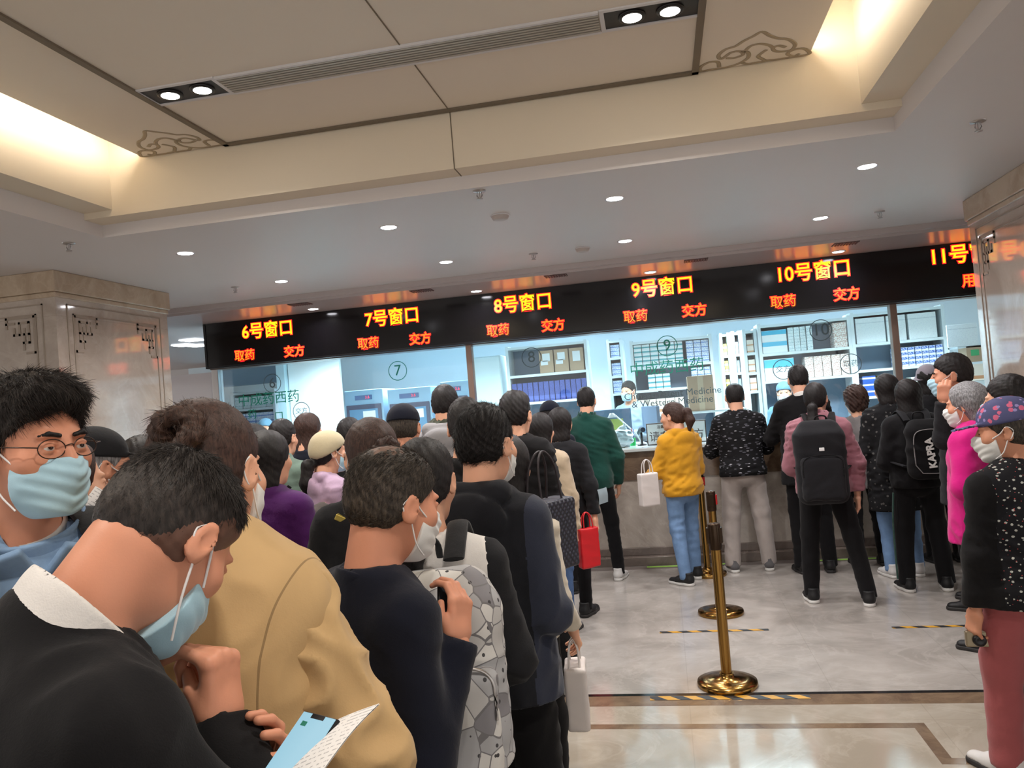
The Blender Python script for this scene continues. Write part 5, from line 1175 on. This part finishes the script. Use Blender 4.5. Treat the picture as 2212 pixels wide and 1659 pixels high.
H_AUB = hair_mat('hair_warm_brown', (60, 42, 34))
bun('trench', (.022, -.124, .066), .027, .0155, H_AUB); bun('p8', (.02, -.122, .02), .026, .020, H_BROWN)
# ------------------------------------------------------------------ small worn parts
I = PPL['glasses']; b = MB(); MH = Matrix(I['MH'].tolist())
rims = []
for sd in (-1, 1):
    b.tube([(sd*.033+.025*cos(a)*(1 if abs(cos(a)) < .7 else 1), .1015-abs(.025*cos(a)+sd*.033-.0)*.10, .000+.0175*sin(a)) for a in np.arange(0, 2*pi, pi/12)], .0011, 6, closed=True)
    b.tube([(sd*.058, .096, .004), (sd*.075, .085, .006), (sd*.083, .03, .008), (sd*.084, -.01, .004)], .0013, 6)
b.tube(smooth([(-.009, .1008, .004), (0, .106, .007), (.009, .1008, .004)], 4), .0011, 6)
b.v = [tuple(MH @ Vector(q)) for q in b.v]; b.build('glasses', plain('thin_metal_frame', (70, 56, 50), .3, .8), I['o'])
I = PPL['glasses']; TT = I['TT']
for sd in (-1, 1):
    Cf = Fld((rbox((0, 0, 0), (.055, .009, .038), .006), 0, '+')); Rf = I['Rl'] @ Rm(rx=rad(-38), rz=rad(sd*-28), ry=rad(sd*16)); cpt = TT(sd*.062, .092, 1.375)
    P_, Q_ = mesh_sdf(Cf, (-.06, -.015, -.045), (.06, .015, .045), .004); link('collar_flap', raw_mesh('flap', [((P_ @ Rf.T.astype(F4)+cpt.astype(F4)).astype(F4), Q_, 0)]), DENIM, I['top'])
b = MB(); b.tube(smooth([TT(0, .128+.016*k, 1.36-.07*k) for k in range(3)]+[TT(0, .150, 1.12), TT(0, .155, .95)], 5), .016, 8, flat=.35, up=(1, 0, 0)); b.build('button_placket', DENIM3, I['top'])
I = PPL['catbag']; b = MB(); MH = Matrix(I['MH'].tolist()); gold = plain('gold_clip', (206, 184, 96), .3, .6)
for cx in (-.012, .012): b.tube([(cx+.012*cos(a), -.117, -.012+.014*sin(a)) for a in np.arange(0, 2*pi, pi/8)], .0035, 6, closed=True)
b.v = [tuple(MH @ Vector(q)) for q in b.v]; b.build('hair_clip', gold, I['o'])
b = MB()
for cx in (-.022, .016): b.tube([(cx, -.114, .030), (cx+.002, -.113, .002)], .0016, 6)
b.v = [tuple(MH @ Vector(q)) for q in b.v]; b.build('hair_pin', M_STEEL, I['o'])
I = PPL['p8']; TT = I['TT']
for x, y, z in ((-.13, -.075, 1.355), (-.10, -.09, 1.37), (-.02, -.145, 1.30)):
    b = MB(); p = TT(x, y, z); Mx = T(*p) @ Matrix.Rotation(.5, 4, 'Y'); b.box(-.022, .022, -.012, .014, -.011, .011, M=Mx); b.build('pin_badge', gold, I['o'], bevel=.003)
I = PPL['p16']; TT = I['TT']; F = Fld((cap(TT(-.05, -.03, 1.44), TT(.05, -.03, 1.44), .05), 0, '+')); F.add(cap(TT(-.05, .03, 1.43), TT(.05, .03, 1.43), .045), .03); F.add(ell(TT(0, -.02, 1.44), (.092, .085, .045)), .02); F.wrinkle(folds(.010, 3, 1.4))
link('scarf', raw_mesh('scarf', [(*mesh_sdf(F, TT(-.15, -.15, 1.34), TT(.15, .13, 1.54), .010), 0)]), OLIVE, I['o'])
def stripe(key, sd, mat, offs, w=.006):
    I = PPL[key]; Hh, Kn, An = I['lg'][sd]; b = MB()
    for o_ in offs: b.tube(smooth([Hh+(sd*.112, o_, -.1), Kn+(sd*.092, o_, 0), An+(sd*.078, o_, .02)], 5), w, 6)
    b.build('side_stripe', mat, I['o'])
stripe('p18', 1, WHITEC, (-.045, -.02, .005)); stripe('p29', -1, cloth('stripe_green', (40, 70, 62)), (-.05, -.03), .005)
def strap(key, pts, mat, w=.012, name='bag_strap'):
    I = PPL[key]; b = MB(); b.tube(smooth([I['TT'](*p) for p in pts], 5), w, 8, flat=.25, up=(0, 1, 0)); return b.build(name, mat, I['o'])
# ------------------------------------------------------------------ bags carried on the back
def backpack(key, label, mat, smat, half=(.15, .085, .215), c=(0, -.225, 1.17), fine=.01, pocket=True, tag_=None, pmat=None, pipe=None, floor_name='backpack', gap=0):
    I = PPL[key]; TT, s, Rl = I['TT'], I['s'], I['Rl']; C0 = TT(*c); h = np.array(half)*s
    e = empty('backpack', (0, 0, 0)); e.matrix_world = I['W']; tag(e, label, 'backpack')
    F = Fld((rbox(C0, h, .075*s, Rl), 0, '+')); F.add(rbox(C0+Rl @ np.array((0, .02, h[2]*.75)), (h[0]*.8, h[1]*.8, h[2]*.4), .06*s, Rl), .03); F.wrinkle(folds(.009, len(key)*3+1, .9))
    link('main_bag', raw_mesh('main_bag', [(*mesh_sdf(F, C0-h*1.5-.05, C0+h*1.5+.05, fine), 0)]), mat, e)
    if pocket:
        cp = C0+Rl @ np.array((0, -h[1]*.95, -h[2]*.32)); G = Fld((rbox(cp, (h[0]*.84, h[1]*.42, h[2]*.56), .035*s, Rl), 0, '+')); G.wrinkle(folds(.006, 5, 1.1))
        link('front_pocket', raw_mesh('front_pocket', [(*mesh_sdf(G, cp-.25, cp+.25, fine), 0)]), pmat or mat, e)
        b = MB(); q = lambda x, z: cp+Rl @ np.array((x*h[0]*.78, -h[1]*.36, z*h[2]*.60))
        b.tube(smooth([q(-1, .1), q(-.95, .75), q(-.5, .98), q(.5, .98), q(.95, .75), q(1, .1)], 5), .0045, 6); b.build('zip', pipe or smat, e)
    for sd in (-1, 1):
        b = MB(); P_ = [(sd*.075, c[1]+.07, 1.38), (sd*.085, -.085-gap, 1.428), (sd*.092, -.01, 1.448+gap*.6), (sd*.105, .085+gap, 1.40), (sd*.125, .125+gap, 1.30), (sd*.165, .105+gap, 1.16), (sd*.185, -.02, 1.06), (sd*.12, c[1]+.06, 1.02)]
        b.tube(smooth([TT(*p) for p in P_], 6), .030*s, 10, flat=.28, up=(1, 0, 0) if False else (0, .3, 1)); b.build('shoulder_strap', smat, e)
    b = MB(); b.tube(smooth([TT(-.04, c[1]+.06, 1.39), TT(-.03, c[1]+.05, 1.44), TT(.03, c[1]+.05, 1.44), TT(.04, c[1]+.06, 1.39)], 5), .010, 8, flat=.6); b.build('carry_handle', smat, e)
    if tag_:
        x, z, w, hh, m_ = tag_; pt = C0+Rl @ np.array((x, -h[1]*(1.0 if not pocket else 1.42), z)); b = MB(); Mx = T(*pt); b.box(-w, w, -.008, .004, -hh, hh, M=Mx); b.build('label_patch', m_, e, bevel=.002)
    return e
backpack('catbag', 'backpack with grey and white cat print and black straps', CATS, cloth('strap_black', (26, 26, 28)), half=(.155, .085, .25), c=(.035, -.24, 1.08), fine=.006, tag_=(.07, -.235, .035, .022, plain('leather_patch', (176, 150, 118), .6)), pipe=M_STEEL, gap=.012)
e1 = backpack('p26', 'large plain black backpack on the dusty pink jacket', BLK2, BLK, half=(.18, .10, .29), c=(-.03, -.25, 1.08), fine=.014, gap=.012, tag_=(.0, .13, .018, .012, plain('white_badge', (220, 220, 220), .4)))
e2 = backpack('p29', 'black backpack with rounded outline and vertical white lettering', BLK, BLK2, half=(.15, .08, .22), c=(.03, -.235, 1.14), fine=.014, pocket=False, gap=.012)
I = PPL['p29']; b = MB(); p = I['TT'](.03, -.330, 1.13); text(b, 'KAPRA', .075, T(*p) @ Matrix.Rotation(rad(-95), 4, 'Y'), .003, .002); b.build('lettering', WHITEC, e2)
b = MB(); q = lambda x, z: I['TT'](.03+x*.115, -.322, 1.14+z*.165); b.tube(smooth([q(-1, -.6), q(-1, .6), q(-.6, 1), q(.6, 1), q(1, .6), q(1, -.6), q(.6, -1), q(-.6, -1)], 5), .004, 6, closed=True); b.build('outline_piping', GREY, e2)
backpack('glasses', 'dark backpack worn over the denim jacket, strap in view', BLK2, cloth('strap_black', (26, 26, 28)), c=(.05, -.26, 1.12), half=(.12, .07, .2), fine=.012, gap=.016)
# ------------------------------------------------------------------ things held
def held(name, corners, thick, mat, label, cat, build=None, screen=None):
    """flat thing from three seen corners: top left, top right, bottom left (px, py, depth)"""
    a, b_, c = [at(*k) for k in corners]; x = b_-a; w = np.linalg.norm(x); x = x/w; y = c-a; y = y-(y @ x)*x; h = np.linalg.norm(y); y = y/h; n = np.cross(x, y)
    ctr = a+x*w/2+y*h/2; o = empty(name, (0, 0, 0)) if screen else None
    M = Matrix(((x[0], -y[0], n[0], ctr[0]), (x[1], -y[1], n[1], ctr[1]), (x[2], -y[2], n[2], ctr[2]), (0, 0, 0, 1)))
    if M.to_3x3().determinant() < 0: M = M @ Matrix.Diagonal((1, 1, -1, 1))
    return M, w, h
t = NT('phone_screen_glow'); v = t.map(); k = t.voro(t.map((1, 1, 1)), 75, 'F1', 'Distance', 0); ic = t.math('LESS_THAN', k, .33)
col = t.mix(t.math('MULTIPLY', ic, .35), lin((150, 196, 214)), lin((90, 140, 170))); t.base((.02, .02, .02)); t.l.new(col, t.b.inputs['Emission Color']); t.b.inputs['Emission Strength'].default_value = .8; M_SCR = t.m
def phone(corners, label, scr=M_SCR, face=1):
    M, w, h = held('phone', corners, .008, None, label, 'phone'); e = empty('phone'); e.matrix_world = M; tag(e, label, 'phone')
    s_ = 1 if (M.to_3x3() @ Vector((0, 0, 1))).dot(Vector(EYE)-M.translation) > 0 else -1
    b = MB(); b.box(-w/2, w/2, -h/2, h/2, -.0045, .0045); b.build('case', M_BLACK, e, bevel=.004)
    z0, z1 = sorted((s_*.0046, s_*.0056)); b = MB(); b.box(-w/2+.003, w/2-.003, -h/2+.003, h/2-.003, z0, z1); b.build('screen', scr, e)
    z0, z1 = sorted((s_*.0056, s_*.0062)); b = MB(); b.box(-w*.18, w*.18, h/2-.009, h/2-.003, z0, z1); b.build('notch', M_BLACK, e)
    return e, w, h, s_
ph, w, h, s_ = phone([(662, 1537, 1.06), (736, 1556, 1.015), (530, 1693, 1.005)], 'black phone with pale blue screen held by the bowing person')
b = MB(); b.box(w/2-.001, w/2+.0015, -.012, .006, -.003, .003); b.build('side_button', plain('red_button', (200, 40, 36), .4), ph)
b = MB(); b.box(-w*.32, -w*.18, h*.30, h*.36, *sorted((s_*.0057, s_*.0061))); b.build('app_icon', plain('teal_icon', (40, 130, 110), .5), ph)
phone([(945, 1256, 1.86), (990, 1262, 1.89), (943, 1330, 1.82)], 'dark phone held up by the person in the navy sweater', plain('dark_screen', (46, 52, 58), .1))
M_LINES = None
t = NT('printed_sheet'); v = t.map((1, 1, 1)); wv = t.wave(v, 38, 0, 'Y'); n = t.noise(t.map((140, 30, 1)), 1, 2)
k = t.math('MULTIPLY', t.math('GREATER_THAN', wv, .82), t.math('GREATER_THAN', n, .5)); t.base(t.mix(t.math('MULTIPLY', k, .55), lin((228, 226, 224)), lin((110, 110, 116)))); t.set(Roughness=.7); M_SHEET = t.m
def sheet(corners, label, mat=M_SHEET, n=1, curl=.01):
    M, w, h = held('paper', corners, .001, None, label, 'paper'); b = MB(); vs = []; N_ = 10
    for k in range(2):
        for j in range(N_+1):
            for i in range(N_+1):
                u, v_ = i/N_, j/N_; vs.append(((u-.5)*w, (.5-v_)*h, curl*sin(u*3)*(1-v_)+curl*.5*sin(v_*4)+k*.0012))
    fs = []; W_ = N_+1
    for k in range(2):
        for j in range(N_):
            for i in range(N_):
                q = k*W_*W_+j*W_+i; f = (q, q+1, q+W_+1, q+W_); fs.append(f if k == 0 else f[::-1])
    b.add(vs, fs, 0, True); o = b.build('paper_sheet', mat); o.matrix_world = M; return tag(o, label, 'paper')
sheet([(640, 1610, 1.105), (822, 1522, .985), (508, 1763, .985)], 'white printed form under the phone of the bowing person', curl=.006)
sheet([(206, 1050, 1.88), (246, 1082, 1.91), (170, 1160, 1.83)], 'white printed sheet with barcode between the denim jacket and the bowing head')
sheet([(1290, 1058, 6.3), (1309, 1052, 6.4), (1296, 1090, 6.3)], 'folded pale paper held behind the back in the queue', plain('pale_blue_paper', (150, 166, 174), .7))
# carried bags
def tote(px, py, dep, w, h, d, mat, label, name='paper_bag', rz=0, handle=.12, hm=None, wr=.004, cat='bag', hangz=None):
    g = at(px, py, dep); F = Fld((rbox((0, 0, -h/2), (w/2, d/2, h/2), .012), 0, '+')); F.wrinkle(folds(wr, 7, 1.2))
    e = empty(name, g, rz, label, cat); link('bag_body', raw_mesh('bag_body', [(*mesh_sdf(F, (-w, -d, -h*1.1), (w, d, .05), .008), 0)]), mat, e)
    for k in (-1, 1):
        b = MB(); b.tube(smooth([(-w*.25, k*d*.35, -.01), (-w*.2, k*d*.2, handle*.7), (0, k*d*.08, handle), (w*.2, k*d*.2, handle*.7), (w*.25, k*d*.35, -.01)], 5), .005, 6); b.build('handle', hm or mat, e)
    return e
PB = plain('white_paper_bag', (204, 196, 192), .6)
tote(1398, 1022, 7.05, .17, .29, .09, PB, 'white paper carrier bag hanging from the hand of the yellow hoodie', rz=.5)
def hand_at(key, sd):
    return np.array((PPL[key]['W'] @ Matrix(PPL[key]['hand'][sd].tolist())) @ Vector((0, .08, -.02)))
_at = at
at = lambda a, b, c: hand_at(a, b)-np.array((0, 0, .10)) if isinstance(a, str) else _at(a, b, c)
tote('p7', 1, 0, .09, .25, .18, PB, 'white paper bag at knee height behind the black hooded jacket', rz=.1, handle=.10)
tote(1268, 1140, 6.15, .16, .30, .07, plain('red_plastic_bag', (196, 26, 34), .4), 'red plastic bag hanging beside the black trousers in the queue', 'plastic_bag', rz=.6, wr=.010)
tote(664, 1150, 4.0, .22, .26, .10, plain('red_plastic_bag', (196, 26, 34), .4), 'bright red bag showing between the tan coat and the navy sweater', 'plastic_bag', wr=.008, handle=.05)
t = NT('quilted_navy'); v = t.map((1, 1, 1), (0, rad(45), 0)); q_ = t.math('MULTIPLY', t.wave(v, 16, 0, 'X'), t.wave(v, 16, 0, 'Z')); t.base(t.mix(q_, lin((26, 28, 40)), lin((62, 66, 84)))); t.set(Roughness=.5); t.bump(q_, .6, .01)
e = tote(1176, 1082, 3.2, .28, .28, .11, t.m, 'quilted navy shoulder bag with brown side hanging from the cream jacket', 'shoulder_bag', rz=1.1, handle=.20, hm=plain('dark_strap', (46, 40, 44), .5), wr=.006)
b = MB(); b.box(-.156, -.148, -.05, .05, -.29, -.01); b.build('side_panel', plain('brown_leather', (128, 88, 52), .5), e, bevel=.003)
strap('p9', [(.10, .03, 1.44), (.02, -.155, 1.30), (-.10, -.19, 1.12), (-.17, -.16, .98)], BLK, .012)
# compact camera in the right-hand visitor's hand
I = PPL['p34']; Hm = I['hand'][-1]; hp = (I['W'] @ Matrix(Hm.tolist())) @ Vector((0, .10, -.03))
e = empty('camera', hp, pi-.1, 'small silver compact camera held low by the person in the floral cap', 'camera')
b = MB(); b.box(-.055, .055, -.014, .014, -.062, .004); b.build('body', plain('camera_silver', (150, 138, 116), .3, .7), e, bevel=.006)
b = MB(); b.lathe([(.026, 0), (.026, .014), (.022, .022), (.012, .022), (.0, .018)], seg=24); o = b.build('lens', M_BLACK, e); o.rotation_euler = (-pi/2, 0, 0); o.location = (.005, .012, -.03)
b = MB(); b.lathe([(.008, 0), (.008, .006), (0, .006)], (.03, 0, .004), 14); b.build('shutter_button', M_STEEL, e)
